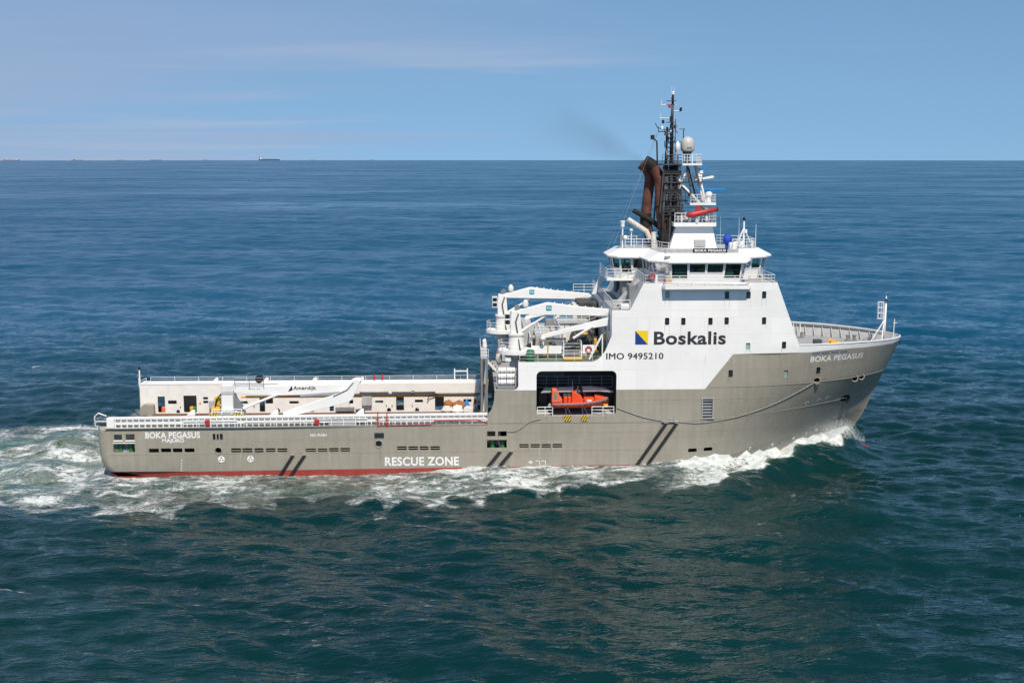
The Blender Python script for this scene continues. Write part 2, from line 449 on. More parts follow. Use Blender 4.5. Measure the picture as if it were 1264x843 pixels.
def sample(tile, L, X, Y, rot=0.0):
    N = tile.shape[0]; c, s = math.cos(rot), math.sin(rot)
    u = ((X * c - Y * s) / L * N) % N; v = ((X * s + Y * c) / L * N) % N
    i, j = np.floor(u).astype(int), np.floor(v).astype(int); fu, fv = (u - i)[..., None], (v - j)[..., None]
    i %= N; j %= N; i2, j2 = (i + 1) % N, (j + 1) % N
    r = tile[i, j] * (1 - fu) * (1 - fv) + tile[i2, j] * fu * (1 - fv) + tile[i, j2] * (1 - fu) * fv + tile[i2, j2] * fu * fv
    h, a, b = r[..., 0], r[..., 1], r[..., 2]
    return h, a * c + b * s, -a * s + b * c
def smooth(a, b, x):
    t = np.clip((x - a) / (b - a), 0, 1); return t * t * (3 - 2 * t)
def grow(start, step, ratio, end):
    out = [start]; d = step
    while out[-1] < end: out.append(out[-1] + d); d *= ratio
    return out

def ship_waves(X, Y, jit):
    """height of the vessel's own wave system, foam cover and aerated water round it"""
    b0 = hb(X, 0.3); e = np.abs(Y) - np.where(X > 84.9, 0, b0)
    e = np.where(X > 84.9, np.hypot(np.abs(Y), (X - 84.9) * 1.2), e)
    e = np.where(X < 1.3, np.hypot(np.maximum(np.abs(Y) - 9.5, 0), (1.3 - X)), e)
    side = smooth(0.5, 3, X)
    ec = np.interp(X, [50, 58, 64, 67.4, 70.7, 74.8, 79, 82.9, 86], [15, 11.5, 9.0, 7.4, 5.4, 3.5, 2.3, 1.7, 0.7])
    A1 = np.interp(X, [58, 64, 70, 76, 81, 85, 86.3, 87.6], [0.1, 0.6, 0.9, 1.3, 1.75, 1.95, 1.0, 0.1])
    h = A1 * np.exp(-(np.maximum(e, 0) / 1.7) ** 2)
    A2 = np.interp(X, [52, 60, 66, 70, 76, 82, 86, 88.5], [0, 0.3, 0.75, 1.0, 1.35, 1.4, 0.8, 0])
    de = e - ec + jit * 0.35
    h += A2 * np.where(de < 0, np.exp(-(de / 1.3) ** 2), np.exp(-(de / 4.2) ** 2)) * 0.95
    h -= 0.55 * np.interp(X, [50, 62, 72, 84, 90, 98], [0, 0.6, 1, 0.8, 0.5, 0]) * np.exp(-((de - 8.0) / 4.5) ** 2)
    lvl = np.interp(X, [-10, 0, 10, 25, 36, 43, 50, 60, 66, 72], [0, 0.10, 0.07, -0.04, 0.24, 0.62, 0.62, 0.62, 0.5, 0.2])
    h += lvl * np.exp(-(np.maximum(e, 0) / 4.5) ** 2)
    # diverging crests further out, shed astern
    for k, (off, am) in enumerate(((9.0, 0.22), (17.0, 0.16))):
        ln = np.abs(Y) - (11 + (70 - X - 6 * k) * 0.31 + 2 * k)
        h += am * np.exp(-(ln / 2.6) ** 2) * smooth(80, 55, X) * smooth(-90, -10, X)
    # wake of the propellers
    wk = smooth(2.5, -6, X) * smooth(16, 7, np.abs(Y)) * np.exp(np.minimum(X, 0) / 60)
    h += wk * (0.35 * np.sin(X * 0.55 + 0.5 * np.sin(Y * 0.4)) + 0.28 * np.sin(Y * 0.75 + X * 0.13))
    # foam
    hull = (X > 0) & (X < 87)
    f = np.zeros_like(X)
    f = np.maximum(f, 0.99 * smooth(58, 66, X) * smooth(88, 86, X) * smooth(2.6, 0.6, e + 0.5 * jit))
    f = np.maximum(f, 0.97 * smooth(60, 67, X) * smooth(88.4, 86.2, X) * smooth(-4.4, -2.4, de) * smooth(0.9, -0.2, de + 0.3 * jit))
    f = np.maximum(f, 0.97 * smooth(76, 81, X) * smooth(88.3, 86.0, X) * smooth(0.9, -0.2, de))
    f = np.maximum(f, 0.68 * smooth(56, 66, X) * smooth(82, 74, X) * smooth(0.3, -0.3, de))
    eo = np.interp(X, [0, 5, 10, 14, 21, 25.5, 32, 35, 38, 45, 50, 57, 62, 68], [14, 13.5, 14, 12.8, 11.6, 10.2, 15, 15, 11.6, 9.8, 8.7, 5.2, 6.2, 8])
    q = e / eo + 0.12 * jit
    ws = np.where(q < 0.16, 0.66, 0.44) * smooth(1.08, 0.85, q) + 0.20 * np.exp(-((q - 0.86) / 0.13) ** 2) + 0.24 * np.exp(-((q - 0.36) / 0.12) ** 2)
    ws = ws * np.interp(X, [-2, 3, 12, 22, 30, 40, 46, 56, 64, 70], [0.9, 0.92, 0.85, 0.72, 0.82, 1.0, 1.05, 0.95, 0.7, 0]) * smooth(-30, 5, X) * smooth(1.12, 0.95, q)
    f = np.maximum(f, np.where(hull | (X <= 0), ws, 0))
    yc = Y + 3.0
    wake = smooth(3.0, -2.0, X) * smooth(22.0, 16.5, np.abs(yc))
    band = 0.485 + 0.09 * jit + 0.07 * np.sin(Y * 0.62 + 0.05 * X) + 0.16 * np.exp(-((np.abs(yc) - 18.5) / 2.5) ** 2) + 0.12 * np.exp(-((Y - 0.5) / 2.2) ** 2)
    f = np.maximum(f, wake * band * np.exp(np.minimum(X, 0) / 160))
    # lone whitecaps
    for wx, wy, wl_ in ((4.0, -46.3, 1.6), (21.2, -38.0, 0.5), (110, 60, 1.0), (-31, 62, 1.4), (128, 170, 2.0), (-70, 160, 2.5), (30, 210, 2.0)):
        f = np.maximum(f, 0.95 * np.exp(-((X - wx) / wl_) ** 2 - ((Y - wy - 0.12 * np.sin(X * 2)) / (0.34 + 0.02 * wl_)) ** 2))
    aer = np.maximum(smooth(4, -4, X) * smooth(20, 9, np.abs(yc)) * np.exp(np.minimum(X, 0) / 110), 0.55 * smooth(1.0, 0.3, q) * smooth(72, 50, X) * smooth(-20, 8, X))
    aer = np.maximum(aer, 0.5 * smooth(1.5, -1.0, de) * smooth(60, 70, X) * smooth(88, 85, X))
    calm = np.exp(-(np.maximum(e, 0) / 6.0) ** 2)
    return h, np.clip(f, 0, 1.25), np.clip(aer, 0, 1), calm

EARTH = 6371000.0 * 1.17        # radius with standard refraction: the horizon lies some 20 km off
def make_sea():
    xc = list(np.arange(-62, 140.01, 0.56))
    xs = np.array([-62 - g for g in grow(0, 0.56, 1.036, 45000)][:0:-1] + xc + [140 + g for g in grow(0, 0.56, 1.036, 45000)][1:])
    ys = np.array([-150 - g for g in grow(0, 0.8, 1.25, 3000)][:0:-1] + list(np.arange(-150, -84, 0.8)) + list(np.arange(-84, 0, 0.30)) + grow(0, 0.30, 1.0088, 45000))
    X, Y = np.meshgrid(xs, ys, indexing='ij')
    dxs = np.gradient(xs); dys = np.gradient(ys)
    sp = np.maximum(dxs[:, None] * 0.62, dys[None, :])
    H = np.zeros_like(X); DX = np.zeros_like(X); DY = np.zeros_like(X)
    w0 = rad(68)
    bands = ((ocean_tile(913.0, 256, 38, 140, w0 + 0.1, 0.15, 7, 0.8), 913.0, 0.1, 38, 0.3),
             (ocean_tile(331.0, 256, 16, 60, w0, 0.22, 1, 3.0), 331.0, 0.0, 16, 0.8),
             (ocean_tile(117.0, 256, 5.5, 19, w0 + 0.25, 0.17, 2, 2.0, 3.0), 117.0, 0.21, 5.5, 1.1),
             (ocean_tile(43.0, 256, 1.6, 6.0, w0 - 0.2, 0.094, 3, 1.6, 2.4), 43.0, -0.37, 1.6, 1.1),
             (ocean_tile(29.0, 256, 1.1, 3.2, w0 + 0.5, 0.046, 4, 1.4, 2.2), 29.0, 0.8, 1.1, 0.9))
    jit = sample(ocean_tile(61.0, 256, 1.6, 9.0, 0.9, 1.0, 12, 0.0, 3.0), 61.0, X, Y, 0.3)[0]
    sh, foam, aer, calm = ship_waves(X, Y, jit)
    for tile, L, rot, lmin, chop in bands:
        a = 1 - smooth(lmin * 0.45, lmin * 1.9, sp)
        h, dx, dy = sample(tile, L, X, Y, rot)
        a = a * (1 - 0.6 * calm)
        H += h * a; DX -= dx * a * chop; DY -= dy * a * chop
    fz = np.clip(foam, 0, 1)
    rng = np.random.default_rng(5)
    rough, _, _ = sample(ocean_tile(23.0, 256, 0.9, 4.0, 0.3, 1.0, 9, 0.0, 2.6), 23.0, X, Y, 0.5)
    H += sh + fz * smooth(0.45, 1.0, fz) * rough * 0.26
    H -= ((X - 40) ** 2 + (Y + 141) ** 2) / (2 * EARTH)
    co = np.stack([X + DX, Y + DY, H], -1).reshape(-1, 3).astype(np.float32)
    nx, ny = X.shape
    idx = np.arange(nx * ny).reshape(nx, ny)
    q = np.stack([idx[:-1, :-1], idx[1:, :-1], idx[1:, 1:], idx[:-1, 1:]], -1).reshape(-1, 4).astype(np.int32)
    me = bpy.data.meshes.new("sea")
    me.vertices.add(len(co)); me.vertices.foreach_set("co", co.ravel())
    me.loops.add(q.size); me.loops.foreach_set("vertex_index", q.ravel())
    me.polygons.add(len(q)); me.polygons.foreach_set("loop_start", np.arange(0, q.size, 4, dtype=np.int32))
    me.polygons.foreach_set("loop_total", np.full(len(q), 4, dtype=np.int32))
    me.update(calc_edges=True)
    me.polygons.foreach_set("use_smooth", np.ones(len(q), dtype=bool))
    for nm, arr in (("foam", foam), ("aerated", aer)):
        at = me.attributes.new(nm, 'FLOAT', 'POINT'); at.data.foreach_set("value", arr.reshape(-1).astype(np.float32))
    o = bpy.data.objects.new("sea", me); COL.objects.link(o)
    tag(o, "open blue-green sea with foamy wake reaching the horizon", "sea", kind="structure")
    m = bpy.data.materials.new("sea_water"); m.use_nodes = True
    nt = m.node_tree; b = nt.nodes["Principled BSDF"]
    tc = nt.nodes.new("ShaderNodeTexCoord"); v = tc.outputs["Object"]
    af = nt.nodes.new("ShaderNodeAttribute"); af.attribute_name = "foam"
    aa = nt.nodes.new("ShaderNodeAttribute"); aa.attribute_name = "aerated"
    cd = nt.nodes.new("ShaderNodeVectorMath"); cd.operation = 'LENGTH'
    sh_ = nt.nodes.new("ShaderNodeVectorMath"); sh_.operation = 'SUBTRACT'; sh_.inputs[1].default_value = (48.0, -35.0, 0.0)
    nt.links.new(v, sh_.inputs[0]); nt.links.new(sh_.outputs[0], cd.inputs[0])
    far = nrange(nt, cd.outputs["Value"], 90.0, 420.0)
    gust = nrange(nt, nnoise(nt, v, 0.0075, 7, 0.62, (0.35, 1.0, 1.0), 0.5), 0.3, 0.7, 0.35, 1.5, False)
    # lacy foam: stretched noise for rafts, ridged noise for the net of bubbles between them
    n1 = nnoise(nt, v, 0.45, 10, 0.66, (0.55, 1.0, 0.3), 0.9)
    n2 = nnoise(nt, v, 1.1, 8, 0.62, (0.6, 1.0, 0.3), 1.6)
    ridge = nmath(nt, 'SUBTRACT', 1.0, nmath(nt, 'MULTIPLY', nmath(nt, 'ABSOLUTE', nmath(nt, 'SUBTRACT', n2, 0.5)), 5.5), clamp=True)
    pat = nmath(nt, 'ADD', nmath(nt, 'MULTIPLY', nrange(nt, n1, 0.28, 0.72, smooth=False), 0.58), nmath(nt, 'MULTIPLY', ridge, 0.42))
    t = nmath(nt, 'SUBTRACT', nmath(nt, 'ADD', pat, nmath(nt, 'MULTIPLY', af.outputs["Fac"], 1.12)), 1.0)
    fm = nmath(nt, 'ADD', nmath(nt, 'MULTIPLY', nrange(nt, t, 0.10, 0.36), 0.74), nmath(nt, 'MULTIPLY', nrange(nt, t, -0.14, 0.22), 0.26))
    fm = nmath(nt, 'MULTIPLY', fm, nrange(nt, af.outputs["Fac"], 0.04, 0.2))
    tone = nnoise(nt, v, 0.035, 4, 0.5, (0.6, 1.0, 1.0))
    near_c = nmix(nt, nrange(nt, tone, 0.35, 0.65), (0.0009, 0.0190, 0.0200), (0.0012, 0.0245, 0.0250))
    body_sky_c = nmix(nt, nrange(nt, cd.outputs["Value"], 55.0, 200.0), near_c, (0.0004, 0.061, 0.128))  # distant water painted bluer: sky reflection put into its base colour by distance
    milk = nmix(nt, nrange(nt, nnoise(nt, v, 0.12, 3, 0.5), 0.4, 0.6), (0.055, 0.16, 0.14), (0.10, 0.15, 0.085))
    c = nmix(nt, nmath(nt, 'MULTIPLY', aa.outputs["Fac"], nrange(nt, n1, 0.3, 0.6, 0.25, 1.0)), body_sky_c, milk)
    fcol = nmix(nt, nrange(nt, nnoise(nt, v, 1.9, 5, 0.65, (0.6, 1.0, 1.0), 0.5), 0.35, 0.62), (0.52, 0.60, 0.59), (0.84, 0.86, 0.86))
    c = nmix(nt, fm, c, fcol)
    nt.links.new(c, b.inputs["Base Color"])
    nt.links.new(nmath(nt, 'ADD', nmath(nt, 'ADD', 0.02, nmath(nt, 'MULTIPLY', nmath(nt, 'MULTIPLY', far, gust), 0.20)), nmath(nt, 'MULTIPLY', fm, 0.6)), b.inputs["Roughness"])
    b.inputs["IOR"].default_value = 1.333
    # ripples too small for the mesh, wind waves beyond it
    r1 = nnoise(nt, v, 1.45, 3, 0.58, (0.36, 1.0, 1.0), 0.25)
    r3 = nnoise(nt, v, 0.035, 4, 0.55, (0.5, 1.0, 1.0), 0.3)
    r2 = nnoise(nt, v, 0.16, 5, 0.58, (0.55, 1.0, 1.0), 0.2)
    bp = nt.nodes.new("ShaderNodeBump"); bp.inputs["Strength"].default_value = 1.0; bp.inputs["Distance"].default_value = 1.0
    hf = nmath(nt, 'ADD', nmath(nt, 'MULTIPLY', r2, 1.6), nmath(nt, 'MULTIPLY', r3, 6.0))
    hh = nmath(nt, 'ADD', nmath(nt, 'MULTIPLY', nmath(nt, 'MULTIPLY', r1, gust), 0.25), nmath(nt, 'MULTIPLY', nmath(nt, 'MULTIPLY', hf, far), gust))
    fb = nmath(nt, 'MULTIPLY', nmath(nt, 'MULTIPLY', fm, nnoise(nt, v, 3.0, 6, 0.7)), 0.35)
    nt.links.new(nmath(nt, 'ADD', hh, fb), bp.inputs["Height"])
    nt.links.new(bp.outputs[0], b.inputs["Normal"])
    me.materials.append(m)
    MATS['sea_water'] = m
    return o
sea = make_sea()

# ------------------------------------------------------------------ the vessel
ship = empty("supply_vessel")
tag(ship, "grey and white anchor handling supply vessel under way, bow to the right", "ship")
rng = random.Random(11)

def rrect(x0, x1, z0, z1, r=0.08, n=3):
    p = []
    for cx, cz, a in ((x1 - r, z1 - r, 0), (x0 + r, z1 - r, 90), (x0 + r, z0 + r, 180), (x1 - r, z0 + r, 270)):
        for k in range(n + 1):
            t = rad(a + 90 * k / n); p.append((cx + r * math.cos(t), cz + r * math.sin(t)))
    return p
def disc(cx, cz, rx, rz=None, n=16):
    rz = rx if rz is None else rz
    return [(cx + rx * math.cos(2 * math.pi * k / n), cz + rz * math.sin(2 * math.pi * k / n)) for k in range(n)]
def inside(poly, x, z):
    poly = np.asarray(poly); r = np.zeros(x.shape, bool); n = len(poly)
    for i in range(n):
        (x1, z1), (x2, z2) = poly[i], poly[(i + 1) % n]
        if z1 == z2: continue
        c = ((z1 > z) != (z2 > z)) & (x < (x2 - x1) * (z - z1) / (z2 - z1) + x1)
        r ^= c
    return r

def rimz(X): return np.interp(X, [76, 80, 84, 88, 91.1], [13.9, 13.82, 13.76, 13.6, 13.42])
def bootz(X): return 0.42 + 0.0082 * np.asarray(X)
def whitez(X): return np.interp(X, [42, 65.9, 68.9, 77.3, 82, 87, 90.4, 91.2], [9.25, 9.25, 13.08, 13.05, 13.2, 13.08, 12.98, 13.0])

# openings in the side shell -----------------------------------------------------------
FREEING = [(5.60, 6.68, 2.62, 3.12), (6.90, 7.99, 2.64, 3.14), (8.16, 9.20, 2.63, 3.13), (9.42, 10.50, 2.62, 3.12),
           (14.42, 15.51, 2.58, 3.07), (15.64, 16.72, 2.57, 3.06), (16.94, 17.92, 2.56, 3.05), (18.16, 19.21, 2.59, 3.04), (19.39, 20.48, 2.58, 3.03),
           (22.44, 23.58, 2.58, 2.98), (23.76, 24.81, 2.57, 2.97), (24.98, 26.03, 2.58, 3.02), (26.21, 27.26, 2.57, 3.02),
           (32.35, 33.41, 2.70, 3.15), (33.58, 34.64, 2.69, 3.14), (34.81, 35.78, 2.68, 3.13), (35.96, 37.01, 2.67, 3.12),
           (45.66, 46.70, 2.86, 3.29), (46.90, 47.92, 2.85, 3.28), (48.09, 49.12, 2.84, 3.27), (49.30, 50.34, 2.83, 3.28),
           (64.26, 65.25, 2.10, 2.56), (66.06, 67.05, 2.13, 2.59)]
MOORING = [(1.95, 2.81, 4.07, 4.70), (3.20, 4.15, 4.06, 4.73), (1.84, 4.13, 2.69, 3.67), (12.51, 12.80, 3.94, 4.70), (12.92, 13.16, 3.94, 4.66), (13.26, 13.59, 3.94, 4.70),
           (29.91, 30.96, 3.94, 4.65), (42.13, 43.06, 4.13, 4.74), (43.34, 44.29, 4.12, 4.73), (42.13, 44.29, 2.84, 3.75), (65.60, 66.89, 6.05, 8.18)]
ROUND = [(13.06, 2.84, 0.39, 0.34), (30.38, 3.44, 0.39, 0.36)]
PORTS = [(61.61, 19.59, 1), (68.06, 19.52, 0), (70.39, 19.51, 0), (72.11, 19.51, 0), (61.62, 16.69, 0), (63.38, 16.68, 0), (66.33, 16.67, 0), (68.09, 16.71, 0),
         (72.19, 16.69, 0), (70.50, 13.90, 1), (74.53, 13.97, 0), (68.68, 10.93, 0), (74.94, 10.76, 1), (78.84, 10.87, 0)]
CHOCKS = [(78.80, 9.72, 0.42, 0.28), (83.98, 9.40, 0.34, 0.32), (84.97, 9.45, 0.30, 0.27), (83.50, 6.78, 0.75, 0.42)]
BAY = rrect(47.52, 56.22, 6.33, 11.33, 0.55, 5)
holes = [rrect(*f, 0.10) for f in FREEING] + [rrect(*f, 0.05) for f in MOORING] + [disc(*r) for r in ROUND]
ports = [rrect(x - 0.24, x + 0.24, z - 0.40, z + 0.40, 0.11) for x, z, k in PORTS]
chocks = [disc(*c) for c in CHOCKS]
holes_all = holes + ports + chocks + [BAY]
# doorways in the far side that let the sea show through
far_doors = [rrect(*d, 0.06) for d in ((1.0, 2.15, 3.3, 4.5), (10.75, 11.9, 3.5, 4.4), (13.8, 14.45, 3.2, 4.3), (28.2, 29.0, 3.3, 4.3), (31.05, 31.95, 3.2, 3.85), (37.6, 38.4, 3.3, 4.3), (41.3, 41.95, 3.2, 4.5))]

outline = [(float(sternx(z)), z) for z in (5.4, 3.0, 2.2, 1.7, 1.2, 0.8, 0.4, -0.1, -0.8, -1.5)]
outline += [(float(stem(z)) - 0.002, z) for z in (-1.5, 0, 1, 2, 3, 4.1, 5, 6, 7, 8, 9, 9.5, 10, 11, 12, 13.0)]
outline += [(x, float(rimz(x))) for x in (91.04, 90.8, 90.3, 89.6, 88.8, 87.8, 86.6, 85.2, 83.6, 82, 80, 78, 76.3)]
outline += [(73.54, 20.86), (59.02, 20.84), (57.6, 17.95), (55.65, 17.95), (55.65, 15.2), (55.0, 13.6), (54.55, 12.95), (54.1, 12.55), (53.6, 12.35), (45.55, 12.35),
            (45.55, 9.75), (45.42, 9.45), (45.1, 9.25), (43.0, 9.25), (42.95, 8.4), (42.85, 7.75), (42.6, 7.1), (42.3, 6.75), (42.2, 5.6)]

def side_shell(side):
    pts = []; edges = []
    def ring(poly, closed=True):
        o = len(pts); pts.extend(poly); n = len(poly)
        edges.extend((o + i, o + (i + 1) % n) for i in range(n if closed else n - 1))
    ring(outline)
    hs = holes_all + (far_doors if side > 0 else [])
    for h in hs: ring(h)
    ring([(float(sternx(0.43)), float(bootz(0.6)))] + [(x, float(bootz(x))) for x in (10, 30, 50, 58, 62, 66, 70, 74, 78, 81, 83.5)] + [(float(stem(1.12)) - 0.003, 1.12)], False)
    ring([(45.1, 9.25), (65.9, 9.25), (68.9, 13.08), (77.3, 13.05), (82, 13.2), (84.5, 13.14), (87, 13.08), (89, 13.02), (90.4, 12.98), (float(stem(13.0)) - 0.003, 13.0)], False)
    grid = []
    for z in np.arange(-1.1, 20.8, 0.55):
        grid += [(float(sternx(z)) + 1.2 * t, z) for t in (0.02, 0.07, 0.15, 0.28, 0.45, 0.7, 1.0)]
        grid += [(x, z) for x in (3, 5, 8, 12, 18, 24, 30, 38, 46, 52, 56)]
        a, s = float(taper(min(z, 13.8))), float(stem(min(z, 13.8)))
        grid += [(a + (s - a) * u, z) for u in list(np.linspace(0, 0.88, 24)) + [0.91, 0.935, 0.955, 0.97, 0.982, 0.99, 0.996]]
    g = np.array(grid); ok = inside(outline, g[:, 0], g[:, 1]) & inside(outline, g[:, 0] + 0.02, g[:, 1]) & inside(outline, g[:, 0], g[:, 1] + 0.1)
    pts.extend(map(tuple, g[ok]))
    V, E, F, *_ = delaunay_2d_cdt([Vector((float(x), float(z))) for x, z in pts], edges, [], 0, 1e-5)
    P = np.array([(q.x, q.y) for q in V]); T = np.array(F)
    c = P[T].mean(1)
    keep = inside(outline, c[:, 0], c[:, 1])
    for h in hs: keep &= ~inside(h, c[:, 0], c[:, 1])
    T, c = T[keep], c[keep]
    red = c[:, 1] < bootz(c[:, 0])
    white = (c[:, 1] > whitez(c[:, 0])) & (c[:, 0] > 45.0)
    house = white & (c[:, 0] < 76.3)
    Y = hb(P[:, 0], P[:, 1]) * side
    return P, Y, T, red, white, house

hull_v = MB(); house_sides = {-1: MB(), 1: MB()}; hull_n = {}
for side in (-1, 1):
    house_v = house_sides[side]
    P, Y, T, red, white, house = side_shell(side)
    V3 = [(float(P[i, 0]), float(Y[i]), float(P[i, 1])) for i in range(len(P))]
    for mb, sel in ((hull_v, ~house), (house_v, house)):
        used = np.unique(T[sel]); mp = {int(u): i for i, u in enumerate(used)}
        o = len(mb.v); mb.v += [V3[int(u)] for u in used]
        for t, r, w in zip(T[sel], red[sel], white[sel]):
            t = [mp[int(k)] + o for k in t]
            mb.f.append(tuple(t) if side < 0 else tuple(reversed(t)))
            mb.m.append(1 if r else (2 if w else 0))
    # reveals round each opening
    for h in holes_all:
        pz = np.mean([q[1] for q in h]); px = np.mean([q[0] for q in h])
        mb = house_v if (pz > float(whitez(px)) and px > 45 and h is not BAY) else hull_v
        b = [float(hb(x, z)) for x, z in h]; d = 0.16 if h in ports else 0.3
        if h is BAY: d = 0.25
        n = len(h); o = len(mb.v)
        mb.v += [(x, side * bb, z) for (x, z), bb in zip(h, b)] + [(x, side * (bb - d), z) for (x, z), bb in zip(h, b)]
        for i in range(n):
            mb.f.append((o + i, o + (i + 1) % n, o + n + (i + 1) % n, o + n + i)); mb.m.append(2 if mb is house_v else 0)
# transom and bottom
zs = [2.75, 2.2, 1.7, 1.2, 0.8, 0.4, -0.1, -0.8, -1.5]
for a, b in zip(zs, zs[1:]):
    ya, yb = float(hb(sternx(a), a)), float(hb(sternx(b), b))
    o = len(hull_v.v)
    hull_v.v += [(float(sternx(a)), -ya, a), (float(sternx(a)), ya, a), (float(sternx(b)), yb, b), (float(sternx(b)), -yb, b)]
    hull_v.f.append((o, o + 1, o + 2, o + 3)); hull_v.m.append(1 if (a + b) / 2 < 0.42 else 0)
def mesh_part(mb, name, mats, parent, smooth_angle=None):
    me = bpy.data.meshes.new(name); me.from_pydata(mb.v, [], mb.f)
    for q in mats: me.materials.append(MATS[q])
    me.polygons.foreach_set("material_index", mb.m)
    if smooth_angle:
        # true surface normals of the hull form, so long thin triangles do not shade as creases; flat normals on reveals and transom
        co = np.array(mb.v); nl = []
        for f in mb.f:
            p = co[list(f)]; c = p.mean(0); fn = np.cross(p[1] - p[0], p[2] - p[0]); fn = fn / (np.linalg.norm(fn) + 1e-12)
            if len(f) != 3: nl += [fn] * len(f); continue
            q = p * 0.94 + c * 0.06; s = -1 if c[1] < 0 else 1; h = 0.01
            bx = (hb(q[:, 0] + h, q[:, 2]) - hb(q[:, 0] - h, q[:, 2])) / (2 * h); bz = (hb(q[:, 0], q[:, 2] + h) - hb(q[:, 0], q[:, 2] - h)) / (2 * h)
            n = np.stack([-bx, np.full(3, float(s)), -bz], -1); n /= np.linalg.norm(n, axis=1, keepdims=True)
            n = np.where((n @ fn)[:, None] * np.sign((n @ fn).sum()) < 0.35, fn * np.sign((n @ fn).sum()), n)
            nl += list(n)
        me.shade_smooth(); me.normals_split_custom_set([tuple(map(float, x)) for x in nl])
    o = bpy.data.objects.new(name, me); COL.objects.link(o); o.parent = parent
    return o
hull = mesh_part(hull_v, "hull", ['hull_grey', 'boot_red', 'white'], ship, 26)
house = empty("superstructure", ship)
for side in (-1, 1): mesh_part(house_sides[side], "side_wall", ['hull_grey', 'boot_red', 'house_white'], house, 26)

# bulb at the stem, just breaking the surface
m = MB(); m.ball((86.2, 0, -0.88), 1.0, 16, (2.5, 1.25, 1.35)); m.build("bulbous_bow", 'wet_red', hull, smooth=True)

# window panes in the shell (both sides)
for side in (-1, 1):
    for (x, z, k), poly in zip(PORTS, ports):
        b = float(hb(x, z)); n = len(poly)
        m = MB(); m.add([(px, side * (float(hb(px, pz)) - 0.12), pz) for px, pz in poly], [tuple(range(n))])
        m.build("window", 'port_curtain' if k else 'port_glass', house if z > float(whitez(x)) else hull)
    for (x, z, k), poly in zip(PORTS, ports):       # raised coaming round the pane
        n = len(poly); big = rrect(x - 0.31, x + 0.31, z - 0.47, z + 0.47, 0.14)
        m = MB(); vs = [(px, side * (float(hb(px, pz)) + 0.012), pz) for px, pz in poly] + [(px, side * (float(hb(px, pz)) + 0.012), pz) for px, pz in big]
        m.add(vs, [(i, (i + 1) % n, n + (i + 1) % n, n + i) for i in range(n)])
        m.build("window_frame", 'white' if z > float(whitez(x)) else 'hull_grey', house if z > float(whitez(x)) else hull)

# side passages behind the shell: inner longitudinal wall of the lower hull, so that ports look into a dark passage
def wall_x(m, x, y0, y1, z0, z1): m.box(x - 0.04, x + 0.04, y0, y1, z0, z1)
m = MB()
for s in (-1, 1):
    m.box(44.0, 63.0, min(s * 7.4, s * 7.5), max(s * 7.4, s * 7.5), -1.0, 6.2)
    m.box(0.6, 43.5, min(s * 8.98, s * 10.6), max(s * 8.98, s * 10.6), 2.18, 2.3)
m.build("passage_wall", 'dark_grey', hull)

# green mooring bollards and gear seen in the stern and forward ports
for x0 in (2.0, 42.3):
    for k, dx in enumerate((0.45, 1.55)):
        m = MB(); m.lathe((x0 + dx, -10.3, 2.35), [(0.26, 0), (0.26, 0.95), (0.36, 1.0), (0.36, 1.12), (0.2, 1.15)], 12)
        m.build("bollard", 'winch_green', hull, smooth='auto')
m = MB(); m.box(2.55, 3.3, -10.4, -9.9, 2.3, 3.0); m.build("fairlead_box", 'light_grey', hull, bevel=0.03)
m = MB(); m.box(3.7, 4.1, -10.55, -10.1, 4.35, 4.75); m.build("lifejacket_box", 'orange', hull, bevel=0.03)
# ledges below the stern openings
for x0, x1 in ((1.9, 2.86), (3.15, 4.2)):
    m = MB(); m.box(x0, x1, -11.10, -10.9, 3.93, 4.05); m.build("port_sill", 'lettering_white', hull)
m = MB(); m.box(1.8, 4.2, -11.05, -10.9, 3.70, 3.78); m.build("port_sill", 'lettering_white', hull)
m = MB(); m.box(42.05, 44.35, -11.05, -10.9, 3.80, 3.9); m.build("port_sill", 'hull_grey', hull)
# bars across some of the freeing ports
for i, (x0, x1, z0, z1) in enumerate(FREEING[:21]):
    if i in (0, 1, 2, 3): continue
    m = MB(); zc = (z0 + z1) / 2; m.box(x0 - 0.02, x1 + 0.02, -10.96, -10.90, zc - 0.035, zc + 0.035); m.build("freeing_port_bar", 'hull_grey', hull)
for x, z, rx, rz in ROUND:
    m = MB(); m.torus((x, -11.0, z), (rx + rz) / 2 + 0.02, 0.06, 20, 6); m.build("fairlead_rim", 'hull_grey', hull, smooth=True)
for x, z, rx, rz in CHOCKS[:3]:
    yb = float(hb(x, z)); m = MB(); m.torus((x, -yb - 0.0, z), (rx + rz) / 2 + 0.03, 0.07, 20, 6); m.build("fairlead_rim", 'hull_grey', hull, smooth=True)
# anchor stowed in its pocket
yb = float(hb(83.5, 6.78))
m = MB(); m.bar((83.1, -yb + 0.35, 6.9), (83.8, -yb + 0.25, 6.6), 0.22, 0.22); m.bar((83.75, -yb + 0.1, 6.2), (84.1, -yb + 0.1, 6.95), 0.3, 0.18)
m.build("anchor", 'black', hull, bevel=0.03)
# pilot door: frame and ladder rungs in the opening
m = MB()
for x in (65.62, 66.80): m.box(x, x + 0.07, -11.06, -10.75, 6.05, 8.18)
m.box(65.5, 67.0, -11.05, -10.8, 8.18, 8.28); m.box(65.5, 67.0, -11.05, -10.8, 5.95, 6.05)
m.build("pilot_door_frame", 'light_grey', hull)
for k in range(6):
    m = MB(); m.box(65.72, 66.78, -10.92, -10.80, 6.25 + k * 0.33, 6.33 + k * 0.33); m.build("rung", 'light_grey', hull)
m = MB(); m.box(65.6, 66.9, -10.5, -10.42, 6.0, 8.3); m.build("pilot_door", 'mid_grey', hull)

